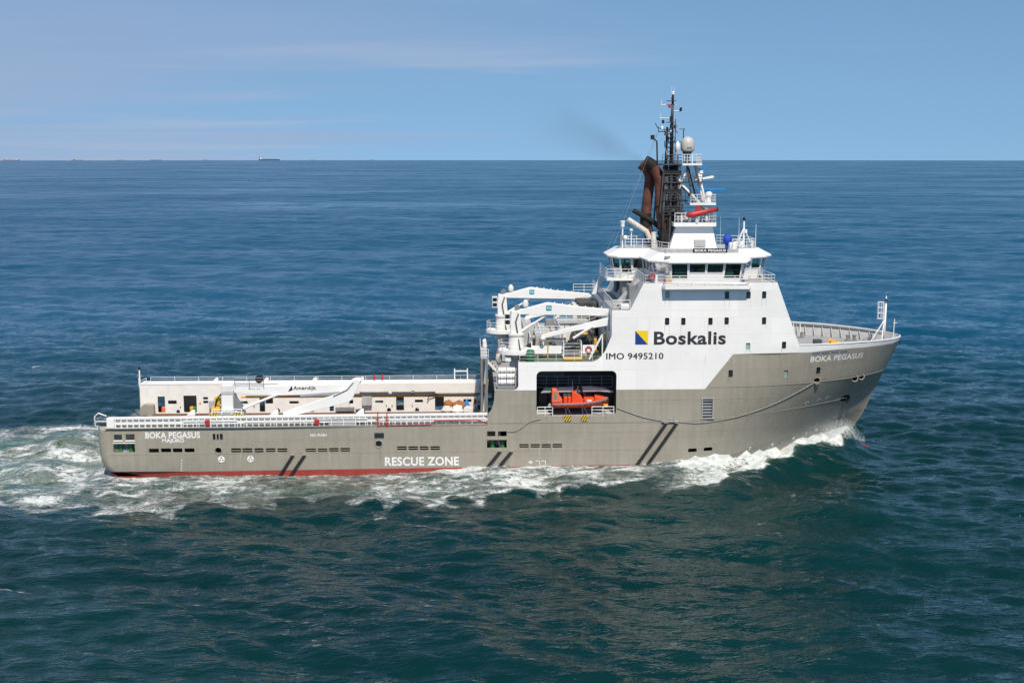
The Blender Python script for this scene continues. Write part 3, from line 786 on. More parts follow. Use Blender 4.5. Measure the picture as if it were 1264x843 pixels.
# weld seams and rubbing strakes: thin steel beads that follow the plating
def bead(x0, x1, zf, h=0.05, d=0.03, n=24, name="rubbing_strake", mat='hull_grey'):
    m = MB(); xs = np.linspace(x0, x1, n)
    for side in (-1,):
        prev = None
        for x in xs:
            z = zf(x) if callable(zf) else zf
            y = float(hb(x, z)); r = [(x, side * (y - 0.01), z - h / 2), (x, side * (y + d), z - h / 2), (x, side * (y + d), z + h / 2), (x, side * (y - 0.01), z + h / 2)]
            o = len(m.v); m.v += r
            if prev is not None:
                for i in range(4): m.f.append((prev + i, prev + (i + 1) % 4, o + (i + 1) % 4, o + i)); m.m.append(0)
            prev = o
    m.build(name, mat, hull)
bead(1.3, 64, lambda x: 2.45 + 0.002 * x, 0.05, 0.02)
bead(1.3, 41.5, 4.05, 0.03, 0.012); bead(45, 75, 4.55, 0.03, 0.015); bead(57, 74, 8.1, 0.03, 0.015)
bead(42.4, 62, lambda x: 5.65, 0.07, 0.04)
bead(62.6, 88.2, lambda x: 5.6 + 0.06 * (x - 62.6), 0.05, 0.02, 40)
bead(66.3, 89.0, lambda x: 9.45 + 0.008 * (x - 66), 0.06, 0.025, 40)
bead(58, 75.5, 15.35, 0.03, 0.012, name='weld_seam', mat='white'); bead(57.2, 74.6, 17.95, 0.03, 0.012, name='weld_seam', mat='white'); bead(46, 54, 11.9, 0.03, 0.012, name='weld_seam', mat='white'); bead(58, 68.5, 12.35, 0.03, 0.012, name='weld_seam', mat='white')
bead(0.9, 42.2, lambda x: 5.34 + 0.004 * x, 0.10, 0.05)
for x, z0, z1 in ((40.6, 3.0, 5.0), (54.4, 3.3, 5.0), (71.0, 6.0, 9.0)):
    m = MB(); y = float(hb(x, (z0 + z1) / 2)); m.box(x - 0.02, x + 0.02, -y - 0.012, -y + 0.02, z0, z1); m.build("weld_seam", 'hull_grey', hull)

# slanted rubber fenders on the side
for (x0, z0), (x1, z1) in (((21.04, 2.25), (19.4, -0.3)), ((22.30, 2.24), (20.55, -0.3)), ((43.54, 2.5), (42.05, 0.6)), ((44.78, 2.46), (43.25, 0.6)), ((61.69, 5.5), (58.3, 0.5)), ((62.85, 5.5), (59.45, 0.5))):
    ya, yb = float(hb(x0, z0)), float(hb(x1, z1))
    m = MB(); m.bar((x0, -ya - 0.13, z0), (x1, -yb - 0.13, z1), 0.26, 0.30, up=(0, -1, 0)); m.build("fender", 'rubber', hull, bevel=0.05)
    m = MB(); m.box(x0 - 0.22, x0 + 0.22, -ya - 0.24, -ya + 0.02, z0 + 0.02, z0 + 0.14); m.build("fender_bracket", 'hull_grey', hull)
m = MB(); m.box(61.2, 63.0, -11.25, -10.98, 5.68, 5.76); m.build("fender_ledge", 'light_grey', hull)

# ---- lettering laid on the plating
def lettering(text, x0, z0, width, cap, mat, parent, bold=0.0, name="lettering", plane=None, skew=0.0, slope=0.0, off=0.014):
    cu = bpy.data.curves.new(name, 'FONT'); cu.body = text; cu.size = 1.0; cu.offset = bold; cu.resolution_u = 4; cu.fill_mode = 'FRONT'
    cu.space_character = 1.06
    t = bpy.data.objects.new(name, cu); COL.objects.link(t)
    me = bpy.data.meshes.new_from_object(t.evaluated_get(bpy.context.evaluated_depsgraph_get()))
    bpy.data.objects.remove(t); bpy.data.curves.remove(cu)
    co = np.empty(len(me.vertices) * 3); me.vertices.foreach_get("co", co); co = co.reshape(-1, 3)
    mn, mx = co[:, 0].min(), co[:, 0].max(); caph = 0.729
    u = (co[:, 0] - mn) / (mx - mn) * width; v = co[:, 1] / caph * cap
    X = x0 + u + skew * v; Z = z0 + v + slope * u
    Y = -(hb(X, Z) + off) if plane is None else np.full_like(X, plane)
    co = np.stack([X, Y, Z], -1); me.vertices.foreach_set("co", co.ravel()); me.update()
    me.materials.clear(); me.materials.append(MATS[mat])
    o = bpy.data.objects.new(name, me); COL.objects.link(o); o.parent = parent
    return o
lettering("BOKA PEGASUS", 5.30, 4.27, 5.86, 0.68, 'lettering_white', hull, 0.032)
lettering("MAJURO", 7.10, 3.79, 2.34, 0.40, 'lettering_white', hull, 0.03)
lettering("NO PUSH", 23.01, 4.33, 1.76, 0.28, 'lettering_white', hull, 0.03)
lettering("RESCUE ZONE", 31.02, 1.02, 8.05, 0.95, 'lettering_white', hull, 0.030)
lettering("IMO 9495210", 55.06, 12.60, 6.18, 0.70, 'lettering_grey', house, 0.0)
lettering("IMO 9495210", 55.11, 12.60, 6.18, 0.70, 'lettering_grey', house, 0.0, off=0.018)
lettering("IMO 9495210", 55.085, 12.625, 6.18, 0.70, 'lettering_grey', house, 0.0, off=0.022)
lettering("Boskalis", 60.22, 14.22, 7.84, 1.42, 'lettering_grey', house, 0.028)
lettering("BOKA PEGASUS", 77.75, 11.95, 6.75, 0.62, 'lettering_white', hull, 0.022, skew=0.10, slope=-0.004)
# house flag square: yellow above blue
for poly, mt in ((((58.19, 15.70), (59.58, 15.70), (59.58, 14.19)), 'logo_yellow'), (((58.19, 15.70), (59.58, 14.19), (58.19, 14.19)), 'logo_blue')):
    m = MB(); m.add([(x, -11.014, z) for x, z in poly], [(0, 1, 2)]); m.build("company_mark", mt, house)
# thruster warning signs: white disc with a three-bladed propeller
for x, z in ((13.35, 1.87), (16.49, 1.89)):
    y = -float(hb(x, z)) - 0.012
    m = MB(); m.add([(px, -float(hb(px, pz)) - 0.012, pz) for px, pz in disc(x, z, 0.36, n=20)], [tuple(range(20))]); sign = m.build("thruster_mark", 'lettering_white', hull)
    for k in range(3):
        t = rad(90 + 120 * k); cxp, czp = x + 0.17 * math.cos(t), z + 0.17 * math.sin(t)
        m = MB(); m.add([(px, -float(hb(px, pz)) - 0.020, pz) for px, pz in disc(cxp, czp, 0.085, n=10)], [tuple(range(10))]); m.build("thruster_mark", 'lettering_grey', hull)
for x, z in ((78.1, 6.95), (79.7, 7.1), (80.8, 7.25)):
    m = MB(); n = 14
    vs = []
    for r in (0.26, 0.17):
        vs += [(px, -float(hb(px, pz)) - 0.014, pz) for px, pz in disc(x, z, r, n=n)]
    m.add(vs, [(i, (i + 1) % n, n + (i + 1) % n, n + i) for i in range(n) if i < 9]); m.build("thruster_mark", 'lettering_white', hull)
# draught figures and load line
for k, (x, z, s) in enumerate(((83.2, 3.4, "6"), (80.3, 2.75, "M"), (78.9, 2.5, "5"), (77.2, 2.2, "8"), (74.4, 1.9, "6"), (71.5, 1.75, "7"))):
    lettering(s, x, z, 0.34, 0.42, 'lettering_white', hull, 0.02, name="draught_mark", off=0.02)
for k in range(5):
    m = MB(); z = 0.62 + k * 0.28; x = 8.9 + 0.03 * k; m.box(x, x + 0.14, -float(hb(x, z)) - 0.02, -float(hb(x, z)), z, z + 0.09); m.build("draught_mark", 'lettering_white', hull)
m = MB(); m.torus((46.9, -11.0, 1.25), 0.15, 0.03, 16, 4); m.box(46.6, 47.2, -11.02, -10.99, 1.23, 1.28); m.build("load_line", 'lettering_white', hull)
for x0 in (47.45, 48.1):
    m = MB(); m.box(x0, x0 + 0.45, -11.02, -10.99, 1.35, 1.42); m.box(x0 + 0.40, x0 + 0.47, -11.02, -10.99, 0.95, 1.42); m.build("load_line", 'lettering_white', hull)

# drip stains: thin runs of dirt below windows and rust below the hull openings
dr = random.Random(3)
def drip(x, z, ln, w, mat, parent):
    m = MB(); n = 4; vs = []
    for k in range(n + 1):
        t = k / n; ww = w * (1 - 0.8 * t); zz_ = z - ln * t
        vs += [(x - ww / 2, -float(hb(x, zz_)) - 0.008, zz_), (x + ww / 2, -float(hb(x, zz_)) - 0.008, zz_)]
    m.add(vs, [(2 * k, 2 * k + 1, 2 * k + 3, 2 * k + 2) for k in range(n)]); m.build("drip_stain", mat, parent)
for x, z, k in PORTS:
    wh_ = z > float(whitez(x))
    for dx in (-0.26, 0.25):
        if dr.random() < 0.8: drip(x + dx, z - 0.47, dr.uniform(0.4, 1.3), dr.uniform(0.03, 0.07), 'drip_white' if wh_ else 'drip_rust', house if wh_ else hull)
for x0, x1, z0, z1 in FREEING + MOORING[:3] + MOORING[6:9]:
    if dr.random() < 0.75: drip(dr.choice((x0 + 0.05, x1 - 0.05)), z0 - 0.02, dr.uniform(0.3, 1.1), dr.uniform(0.03, 0.08), dr.choice(('drip_rust', 'drip_white')), hull)
for x, z, rx, rz in CHOCKS + ROUND: drip(x + dr.uniform(-0.1, 0.1), z - rz - 0.06, dr.uniform(0.8, 1.8), dr.uniform(0.06, 0.12), 'drip_rust', hull)
for x in (48.6, 50.4, 53.3, 55.1): drip(x, 6.3, dr.uniform(0.3, 0.55), 0.06, 'drip_rust', hull)

# ------------------------------------------------------------------ decks, bulkheads, bulwarks
def deck(name, zf, x0, x1, mat, parent, inset=0.06, n=20, th=0.08):
    m = MB(); xs = np.linspace(x0, x1, n); prev = None
    for x in xs:
        z = zf(x) if callable(zf) else zf
        y = max(0.02, float(hb(x, z)) - inset); o = len(m.v)
        m.v += [(x, -y, z), (x, y, z), (x, y, z - th), (x, -y, z - th)]
        if prev is not None:
            for i in range(4): m.f.append((prev + i, prev + (i + 1) % 4, o + (i + 1) % 4, o + i)); m.m.append(0)
        prev = o
    return m.build(name, mat, parent)
# working deck: steel sheet with individual wooden planks laid fore and aft
m = MB(); m.box(0.6, 43.6, -9.0, 9.0, 2.62, 2.72); aft_deck = m.build("working_deck", 'mid_grey', ship)
plank = MB(); plank.box(0, 5.95, -0.215, 0.215, 0, 0.08)
first = plank.build("plank", 'wood', aft_deck)
first.location = (1.2, -8.6, 2.72)
for r in range(40):
    y = -8.6 + r * 0.44
    for k in range(7):
        if r == 0 and k == 0: continue
        if y < 0.5 and r % 2 == 0 and k % 2: continue
        o = first.copy(); COL.objects.link(o); o.parent = aft_deck; o.location = (1.2 + k * 6.0, y, 2.72 + rng.uniform(0, 0.012))
# forward decks
deck("boat_deck", 9.22, 42.98, 47.0, 'deck_grey', ship, n=4)
deck("winch_deck", 12.22, 45.6, 56.5, 'deck_green', ship, 0.10, n=4)
deck("upper_deck", 17.93, 55.66, 60.0, 'deck_grey', house, 0.02, n=4)
deck("fore_deck", 12.35, 75.0, 90.2, 'deck_grey', ship, 0.30, 40)
# bulkheads: aft face, house aft walls, raked front
m = MB(); m.box(43.5, 43.6, -10.7, 10.7, 2.3, 9.15); m.build("aft_bulkhead", 'interior_grey', ship)
m = MB(); m.box(45.56, 45.64, -10.95, 10.95, 9.1, 12.3); m.build("raft_bulkhead", 'light_grey', ship)
m = MB(); m.box(55.66, 55.72, -10.98, 10.98, 12.2, 17.9); aftwall = m.build("aft_wall", 'white', house)
m = MB(); m.add([(57.62, -10.98, 17.93), (57.62, 10.98, 17.93), (59.02, 10.98, 20.84), (59.02, -10.98, 20.84)], [(0, 1, 2, 3)]); m.build("aft_wall", 'light_grey', house)
m = MB(); n = 10
for i in range(n):
    za, zb = 12.4 + (20.95 - 12.4) * i / n, 12.4 + (20.95 - 12.4) * (i + 1) / n
    xa, xb = 76.3 - (za - 13.9) * 0.397, 76.3 - (zb - 13.9) * 0.397
    ya, yb = float(hb(xa, za)) - 0.02, float(hb(xb, zb)) - 0.02
    o = len(m.v); m.v += [(xa, -ya, za), (xa, ya, za), (xb, yb, zb), (xb, -yb, zb)]; m.f.append((o, o + 1, o + 2, o + 3)); m.m.append(0)
m.build("front_wall", 'white', house)
for z in (14.6, 17.4, 19.6):
    for y in (-8, -5.5, -3, 0, 3, 5.5, 8):
        x = 76.3 - (z - 13.9) * 0.397
        m = MB(); m.bar((x + 0.17, y, z - 0.4), (x - 0.15, y, z + 0.4), 0.5, 0.06, up=(1, 0, 0.4)); m.build("window", 'port_glass', house)
# doors and fittings on the aft wall of the house (winch deck)
for y, z in ((-8.8, 12.25), (-4.2, 12.25), (4.5, 12.25), (8.6, 12.25), (-8.6, 15.2)):
    m = MB(); m.box(55.58, 55.655, y - 0.42, y + 0.42, z + 0.15, z + 2.0); m.build("door", 'light_grey', house, bevel=0.02)

# bow bulwark: inner plating, capping, stays
bul = empty("bow_bulwark", ship)
m = MB(); xs = list(np.linspace(76.3, 88, 18)) + [88.8, 89.5, 90.0, 90.35, 90.6, 90.8, 90.93, 91.02, 91.07]; cap = MB()
for side in (-1, 1):
    prev = pc = None
    for x in xs:
        z = float(rimz(x)); b = float(hb(x, z)); bi = max(b - 0.28, 0.0); bl = max(float(hb(x, 12.36)) - 0.32, 0.0)
        o = len(m.v); m.v += [(x, side * bl, 12.36), (x, side * bi, z + 0.01)]
        if prev is not None: m.f.append((prev, o, o + 1, prev + 1)); m.m.append(0)
        prev = o
        o = len(cap.v); cap.v += [(x, side * (b + 0.05), z + 0.02), (x, side * (b + 0.05), z + 0.10), (x, side * max(b - 0.34, 0), z + 0.10), (x, side * max(b - 0.34, 0), z + 0.02)]
        if pc is not None:
            for i in range(4): cap.f.append((pc + i, pc + (i + 1) % 4, o + (i + 1) % 4, o + i)); cap.m.append(0)
        pc = o
m.build("inner_plating", 'light_grey', bul, smooth='auto')
cap.build("capping", 'white', bul)
for side in (-1, 1):
    for x in np.arange(77.2, 89.5, 0.95):
        z = float(rimz(x)); b = float(hb(x, z)) - 0.30; bl = float(hb(x, 12.36)) - 0.34
        m = MB(); m.prism_yz([(side * (b), z), (side * (b - 0.08), z), (side * (bl - 0.62), 12.37), (side * bl, 12.37)], x - 0.035, x + 0.035); m.build("stay", 'light_grey', bul)
# dark rubber fender line inside the far bow rim
m = MB(); pts = [(x, float(hb(x, 13.6)) - 0.45, float(rimz(x)) - 0.12) for x in np.linspace(77, 89.8, 26)]
m.tube(pts, 0.13, 6); m.build("rim_pipe", 'mid_grey', bul, smooth=True)
# white open rail frames in the after part of the far bulwark
for x in np.arange(76.9, 81.6, 0.75):
    y = float(hb(x, 13.6)) - 0.55
    m = MB(); m.bar((x, y, 12.4), (x, y, 13.75), 0.09); m.build("stanchion", 'white', bul)
# fore deck gear
m = MB(); m.box(79.1, 80.0, -6.3, -5.6, 12.36, 13.9); m.build("vent_locker", 'dark_grey', ship, bevel=0.03)
fw = empty("mooring_winch", ship)
m = MB(); m.lathe((83.0, -0.6, 12.72), [(0.32, -0.05), (0.32, 0.0), (0.16, 0.02), (0.16, 1.0), (0.32, 1.02), (0.32, 1.08)], 14, 'y'); m.build("drum", 'yellow', fw, smooth='auto')
m = MB(); m.box(82.3, 84.2, -0.9, 0.6, 12.36, 12.46); m.build("bed", 'yellow', fw)
m = MB(); m.box(83.4, 83.9, -0.5, 0.2, 12.46, 12.75); m.build("motor", 'yellow', fw, bevel=0.05)
for x, y in ((86.2, -3.0), (86.2, 3.0), (80.5, 5.5)):
    bo = empty("bollard_pair", ship)
    m = MB(); m.box(x - 0.7, x + 0.7, y - 0.25, y + 0.25, 12.36, 12.46); m.build("base", 'mid_grey', bo)
    for dx in (-0.4, 0.4):
        m = MB(); m.lathe((x + dx, y, 12.46), [(0.2, 0), (0.2, 0.5), (0.27, 0.53), (0.27, 0.6)], 12); m.build("post", 'mid_grey', bo, smooth='auto')
# foremast
fm_ = empty("foremast", ship)
m = MB(); m.tube([(89.15, 0, 12.36), (89.25, 0, 17.2)], [0.16, 0.10], 10); m.tube([(89.25, 0, 17.2), (89.25, 0, 18.1)], 0.05, 8); m.build("post", 'white', fm_, smooth=True)
m = MB(); m.lathe((89.25, 0, 17.5), [(0.09, 0), (0.11, 0.05), (0.11, 0.22), (0.06, 0.26)], 10); m.build("lantern", 'black', fm_)
for q in ((86.9, -1.2), (88.4, -1.4), (88.4, 1.4)):
    m = MB(); m.tube([(q[0], q[1], 12.36), (89.1, 0, 15.2)], 0.055, 6); m.build("brace", 'white', fm_)
m = MB(); cx, cy = 88.62, -0.05
for z in (15.45, 16.1, 16.75, 17.4):
    m.torus((cx, cy, z), 0.36, 0.03, 14, 5, 'z')
for k in range(7):
    t = 2 * math.pi * k / 7; m.tube([(cx + 0.36 * math.cos(t), cy + 0.36 * math.sin(t), 15.45), (cx + 0.36 * math.cos(t), cy + 0.36 * math.sin(t), 17.4)], 0.022, 5)
m.build("ladder_cage", 'white', fm_)
m = MB()
for dy in (-0.2, 0.2): m.tube([(88.95, dy, 12.4), (89.0, dy, 17.3)], 0.022, 5)
for k in range(14): m.tube([(88.95, -0.2, 12.7 + k * 0.32), (88.95, 0.2, 12.7 + k * 0.32)], 0.016, 5)
m.build("ladder", 'white', fm_)
jack = empty("jackstaff", ship)
m = MB(); m.tube([(90.15, -0.3, 12.4), (90.25, -0.3, 15.4)], 0.05, 6); m.build("staff", 'white', jack)
m = MB(); m.tube([(90.1, -0.3, 14.9), (90.55, -0.3, 14.95)], 0.03, 5); m.build("cross_arm", 'white', jack)
# flared name backing over the bow name: pale plated recess strip
for k in range(4):
    x = 77.9 + k * 1.15
    m = MB(); z = 12.78; vs = [(a, -float(hb(a, b)) - 0.012, b) for a, b in ((x, z), (x + 0.92, z), (x + 0.98, z + 0.2), (x + 0.05, z + 0.2))]
    m.add(vs, [(0, 1, 2, 3)]); m.build("bow_recess", 'recess_blue', hull)

# ---- port cargo rail: hollow wall along the far side of the working deck, doors cut through it
prail = empty("port_cargo_rail", ship)
DOORS = [(1.64, 2.53, 2.9, 4.93), (4.82, 6.42, 2.9, 5.02), (14.17, 14.84, 2.9, 4.75), (22.83, 23.35, 2.9, 3.95), (31.10, 32.07, 2.95, 4.94), (35.94, 37.06, 2.95, 4.80), (41.25, 41.95, 2.95, 4.87)]
SLOTS = [(2.90, 3.97, 3.96, 4.42), (7.23, 7.83, 4.50, 4.82), (7.23, 7.83, 4.02, 4.36), (11.84, 12.71, 3.94, 4.27), (14.90, 15.84, 3.92, 4.74), (17.85, 19.01, 3.90, 4.23), (25.2, 25.77, 3.85, 4.36),
         (28.49, 29.50, 3.93, 4.24), (33.43, 34.44, 3.95, 4.31), (39.49, 40.50, 3.96, 4.33)]
SCUP = [(4.1, 0.22), (10.0, 0.25), (16.4, 0.28), (20.6, 0.25), (24.0, 0.28), (30.2, 0.25), (33.7, 0.25), (38.6, 0.25)]
def flat_wall(outl, hs, y, mat, name, parent, depth=0.12):
    pts = []; ed = []
    for poly in [outl] + hs:
        o = len(pts); pts.extend(poly); ed.extend((o + i, o + (i + 1) % len(poly)) for i in range(len(poly)))
    V, E, F, *_ = delaunay_2d_cdt([Vector(p) for p in pts], ed, [], 0, 1e-5)
    P = np.array([(q.x, q.y) for q in V]); T = np.array(F); c = P[T].mean(1); k = inside(outl, c[:, 0], c[:, 1])
    for h in hs: k &= ~inside(h, c[:, 0], c[:, 1])
    m = MB(); m.add([(a, y, b) for a, b in P], [tuple(t) for t in T[k]])
    for h in hs:
        n = len(h); m.add([(a, y, b) for a, b in h] + [(a, y + depth, b) for a, b in h], [(i, (i + 1) % n, n + (i + 1) % n, n + i) for i in range(n)])
    return m.build(name, mat, parent)
scup = [[(x - r, 2.82)] + [(x + r * math.cos(math.pi * (1 - k / 8)), 3.0 + 1.2 * r * math.sin(math.pi * k / 8)) for k in range(9)] + [(x + r, 2.82)] for x, r in SCUP]
flat_wall([(-0.5, 2.6), (42.15, 2.6), (42.15, 6.42), (-0.5, 6.42)], [rrect(*d, 0.08) for d in DOORS] + [rrect(*s_, 0.07) for s_ in SLOTS] + scup, 9.0, 'cream_white', "inner_wall", prail)
m = MB(); m.box(-0.5, 42.15, 8.96, 11.0, 6.42, 6.52); m.build("top_plate", 'white', prail)
m = MB(); m.box(16.5, 42.1, 8.86, 8.997, 5.15, 6.415); m.build("upper_band", 'cream_white', prail)
m = MB(); m.box(16.5, 42.1, 8.84, 8.997, 5.02, 5.10); m.build("channel", 'mid_grey', prail)
m = MB(); m.box(11.9, 41.2, 8.975, 8.998, 4.68, 4.88); m.build("yellow_stripe", 'yellow', prail)
m = MB(); m.box(12.5, 41.8, 8.80, 8.88, 4.93, 5.0); m.build("pipe_tray", 'dark_grey', prail)
for x0, x1 in ((26.6, 30.2), (30.6, 36.0)):
    m = MB(); m.tube([(x0, 8.75, 5.32), (x1, 8.75, 5.32)], 0.08, 8); m.build("hydraulic_pipe", 'mid_grey', prail, smooth=True)
m = MB(); m.tube([(35.0, 8.7, 4.3), (35.3, 8.6, 4.9), (36.1, 8.65, 5.1), (36.4, 8.7, 4.9)], 0.06, 6); m.build("hose", 'black', prail, smooth=True)
# aft quarter: grey angled end plate and tarpaulin-like fairing
m = MB(); m.add([(-0.5, 9.0, 2.5), (-0.5, 9.0, 6.0), (-1.15, 11.0, 6.0), (-1.15, 11.0, 2.5)], [(0, 1, 2, 3)]); m.build("end_plate", 'hull_grey', prail)
m = MB(); m.prism_xz([(-0.4, 2.6), (1.35, 2.6), (1.3, 4.0), (1.05, 4.12), (0.3, 4.15), (-0.1, 4.0), (-0.4, 3.4)], 8.2, 9.0); m.build("quarter_fairing", 'hull_grey', prail, bevel=0.12)
# boxes and gear mounted on the wall
for x0, x1, y0, z0, z1, mt in ((8.0, 8.6, 8.5, 3.4, 4.4, 'light_grey'), (26.9, 28.1, 8.45, 3.7, 4.8, 'light_grey'), (23.6, 25.9, 8.35, 3.0, 3.45, 'mid_grey'), (24.2, 25.3, 8.4, 3.5, 4.15, 'white_worn'), (26.1, 27.2, 8.3, 2.82, 3.2, 'dark_grey'),
                              (33.0, 33.45, 8.7, 5.18, 5.5, 'mid_grey'), (40.8, 41.1, 8.93, 3.7, 4.35, 'red'), (41.5, 41.9, 8.80, 5.5, 6.1, 'mid_grey'), (6.75, 6.95, 8.9, 4.0, 4.2, 'yellow')):
    m = MB(); m.box(x0, x1, y0, 8.998 if y0 > 8.86 else 8.96, z0, z1); m.build("wall_box", mt, prail, bevel=0.03)
for x in (4.4, 10.2, 13.5, 21.3, 29.9, 30.6, 33.1, 38.2):
    m = MB(); m.box(x - 0.06, x + 0.06, 8.88, 8.998, 3.55, 3.68); m.build("lashing_eye", 'mid_grey', prail)
# see-through doors also open in the far shell: lit gear inside
for x, mt in ((5.7, 'yellow'), (6.0, 'winch_green'), (2.2, 'orange_pale')):
    m = MB(); m.lathe((x, 9.7, 2.75), [(0.34, 0), (0.34, 0.65), (0.2, 0.75)], 12); m.build("stowed_gear", mt, prail, smooth='auto')
railing(prail, [(0.4, 10.9, 6.52), (42.1, 10.9, 6.52)], 0.50, 2, 2.9, 0.022)
for x in (9.0, 15.2, 21.2, 27.0):     # deck-roller guides standing on top of the rail
    m = MB(); m.prism_xz([(x - 0.75, 6.52), (x - 0.2, 7.15), (x + 0.1, 7.15), (x + 0.15, 6.52)], 9.2, 9.55); m.build("roller_guide", 'white', prail, bevel=0.02)
for x in (28.3, 29.3):
    m = MB(); m.box(x - 0.12, x + 0.12, 10.5, 10.75, 6.52, 7.2); m.build("ladder_grip", 'red', prail, bevel=0.03)
m = MB()
for x in (38.4, 40.0): m.box(x - 0.07, x + 0.07, 10.2, 10.34, 6.52, 8.0)
m.box(38.4, 40.0, 10.22, 10.32, 7.6, 7.75); m.build("goal_post", 'white', prail)
m = MB(); m.tube([(40.8, 10.4, 6.5), (41.0, 10.3, 7.0), (42.4, 10.3, 7.25)], 0.06, 6); m.ball((41.0, 10.3, 7.0), 0.16, 8); m.build("water_monitor", 'mid_grey', prail)
sl = empty("stern_light_post", ship)
m = MB(); m.tube([(-0.55, 9.4, 6.0), (-0.55, 9.4, 8.2)], 0.09, 8); m.build("post", 'white', sl)
m = MB(); m.lathe((-0.55, 9.4, 8.2), [(0.1, 0), (0.13, 0.05), (0.13, 0.3), (0.03, 0.5)], 10); m.build("lantern", 'black', sl)
m = MB(); m.tube([(-0.9, 9.4, 7.4), (-0.2, 9.4, 7.45)], 0.04, 5); m.build("cross_arm", 'mid_grey', sl)
railing(prail, [(-0.5, 9.1, 6.0), (-1.1, 10.9, 6.0)], 0.9, 3, 0.9, 0.035)
railing(prail, [(-0.55, 9.05, 6.0), (0.35, 9.05, 6.5)], 0.75, 3, 0.9, 0.035)

# ---- starboard cargo rail: open white frame on the bulwark
srail = empty("starboard_cargo_rail", ship)
sz = lambda x: 0.0048 * x
m = MB()
m.add([(1.25, -10.85, 6.30), (42.2, -10.85, 6.50), (42.2, -10.85, 6.66), (1.25, -10.85, 6.46), (1.25, -10.15, 6.30), (42.2, -10.15, 6.50), (42.2, -10.15, 6.66), (1.25, -10.15, 6.46)],
      [(0, 1, 2, 3), (4, 7, 6, 5), (3, 2, 6, 7), (0, 4, 5, 1), (0, 3, 7, 4), (1, 5, 6, 2)])
m.build("top_plate", 'white', srail)
m = MB(); m.add([(1.25, -10.8, 5.70), (42.2, -10.8, 5.90), (42.2, -10.8, 6.15), (1.25, -10.8, 5.96), (1.25, -10.55, 5.70), (42.2, -10.55, 5.90), (42.2, -10.55, 6.15), (1.25, -10.55, 5.96)],
      [(0, 1, 2, 3), (4, 7, 6, 5), (3, 2, 6, 7), (0, 4, 5, 1), (0, 3, 7, 4), (1, 5, 6, 2)])
m.build("middle_beam", 'white', srail)
m = MB(); m.box(1.0, 42.2, -10.98, -10.4, 5.30, 5.38); m.build("gutter", 'white_worn', srail)
m = MB(); m.box(1.25, 42.2, -10.28, -10.20, 5.31, 6.29); m.box(1.25, 42.2, -10.2, -9.3, 5.22, 5.31); m.box(1.25, 42.2, -9.38, -9.3, 2.7, 5.22); m.build("inner_wall", 'cream_white', srail)  # horizontal plate added across the step to keep light out behind the ports
m = MB(); m.add([(1.3, -10.5, 5.95), (42.1, -10.5, 6.15), (42.1, -10.5, 6.52), (1.3, -10.5, 6.33)], [(0, 1, 2, 3)]); m.build("backing_plate", 'white_worn', srail)
post = MB(); post.box(-0.055, 0.055, -0.16, 0.16, 0, 1.02)
p0 = None
x = 1.45
while x < 42.1:
    if p0 is None: p0 = post.build("frame_post", 'white', srail); p = p0
    else: p = p0.copy(); COL.objects.link(p); p.parent = srail
    p.location = (x, -10.66, 5.36 + 0.004 * x); x += 0.64
m = MB(); m.box(1.2, 2.0, -10.9, -10.2, 5.4, 6.44); m.build("end_box", 'white', srail, bevel=0.03)
railing(srail, [(9.4, -10.99, 5.42), (15.2, -10.99, 5.45)], 0.72, 2, 1.45, 0.05)
railing(srail, [(15.9, -10.99, 5.45), (24.0, -10.99, 5.48)], 0.62, 2, 1.6, 0.03)
railing(srail, [(24.0, -10.99, 5.48), (29.2, -10.99, 5.50)], 0.78, 2, 1.3, 0.045)
railing(srail, [(30.5, -10.99, 5.50), (42.0, -10.99, 5.55)], 0.70, 2, 1.45, 0.03)
m = MB(); m.tube([(0.1, -10.0, 5.4), (-0.25, -10.2, 5.5), (-0.25, -10.2, 6.5), (0.2, -10.3, 6.9), (1.1, -10.4, 6.6)], 0.07, 6); m.tube([(-0.25, -10.2, 6.0), (1.1, -10.4, 6.0)], 0.05, 6)
m.build("stern_hoop", 'white', srail, smooth=True)
for x in (10.3, 14.9, 19.3, 28.6):
    m = MB(); m.prism_xz([(x - 0.8, 6.5), (x - 0.15, 7.05), (x + 0.12, 7.05), (x + 0.15, 6.5)], -9.9, -9.5); m.build("roller_guide", 'white', srail, bevel=0.02)
m = MB(); m.box(25.0, 28.0, -10.95, -10.86, 5.5, 6.2); m.build("name_screen", 'light_grey', srail)
for x in (12.0, 23.75):
    m = MB(); m.box(x - 0.28, x + 0.28, -11.12, -10.98, 5.62, 6.22); m.build("lifebuoy_box", 'red', srail, bevel=0.06)
lad = empty("boarding_ladder", ship)
for x in (30.3, 31.3):
    m = MB()
    m.tube([(x, -11.03, 5.3), (x, -11.03, 6.5), (x, -10.6, 6.85), (x, -10.0, 6.75)], 0.06, 6); m.build("upright", 'red', lad)
    m = MB()
    for k in range(4): m.tube([(x - 0.22, -11.0, 5.45 + 0.3 * k), (x + 0.22, -11.0, 5.45 + 0.3 * k)], 0.045, 5)
    m.build("rung", 'red', lad)
m = MB(); m.tube([(30.4, -11.03, 5.45), (36.0, -11.03, 5.5), (36.5, -11.03, 5.95), (41.0, -11.03, 6.05), (42.2, -11.03, 5.62)], 0.07, 6); m.build("net_roll", 'red', lad, smooth=True)

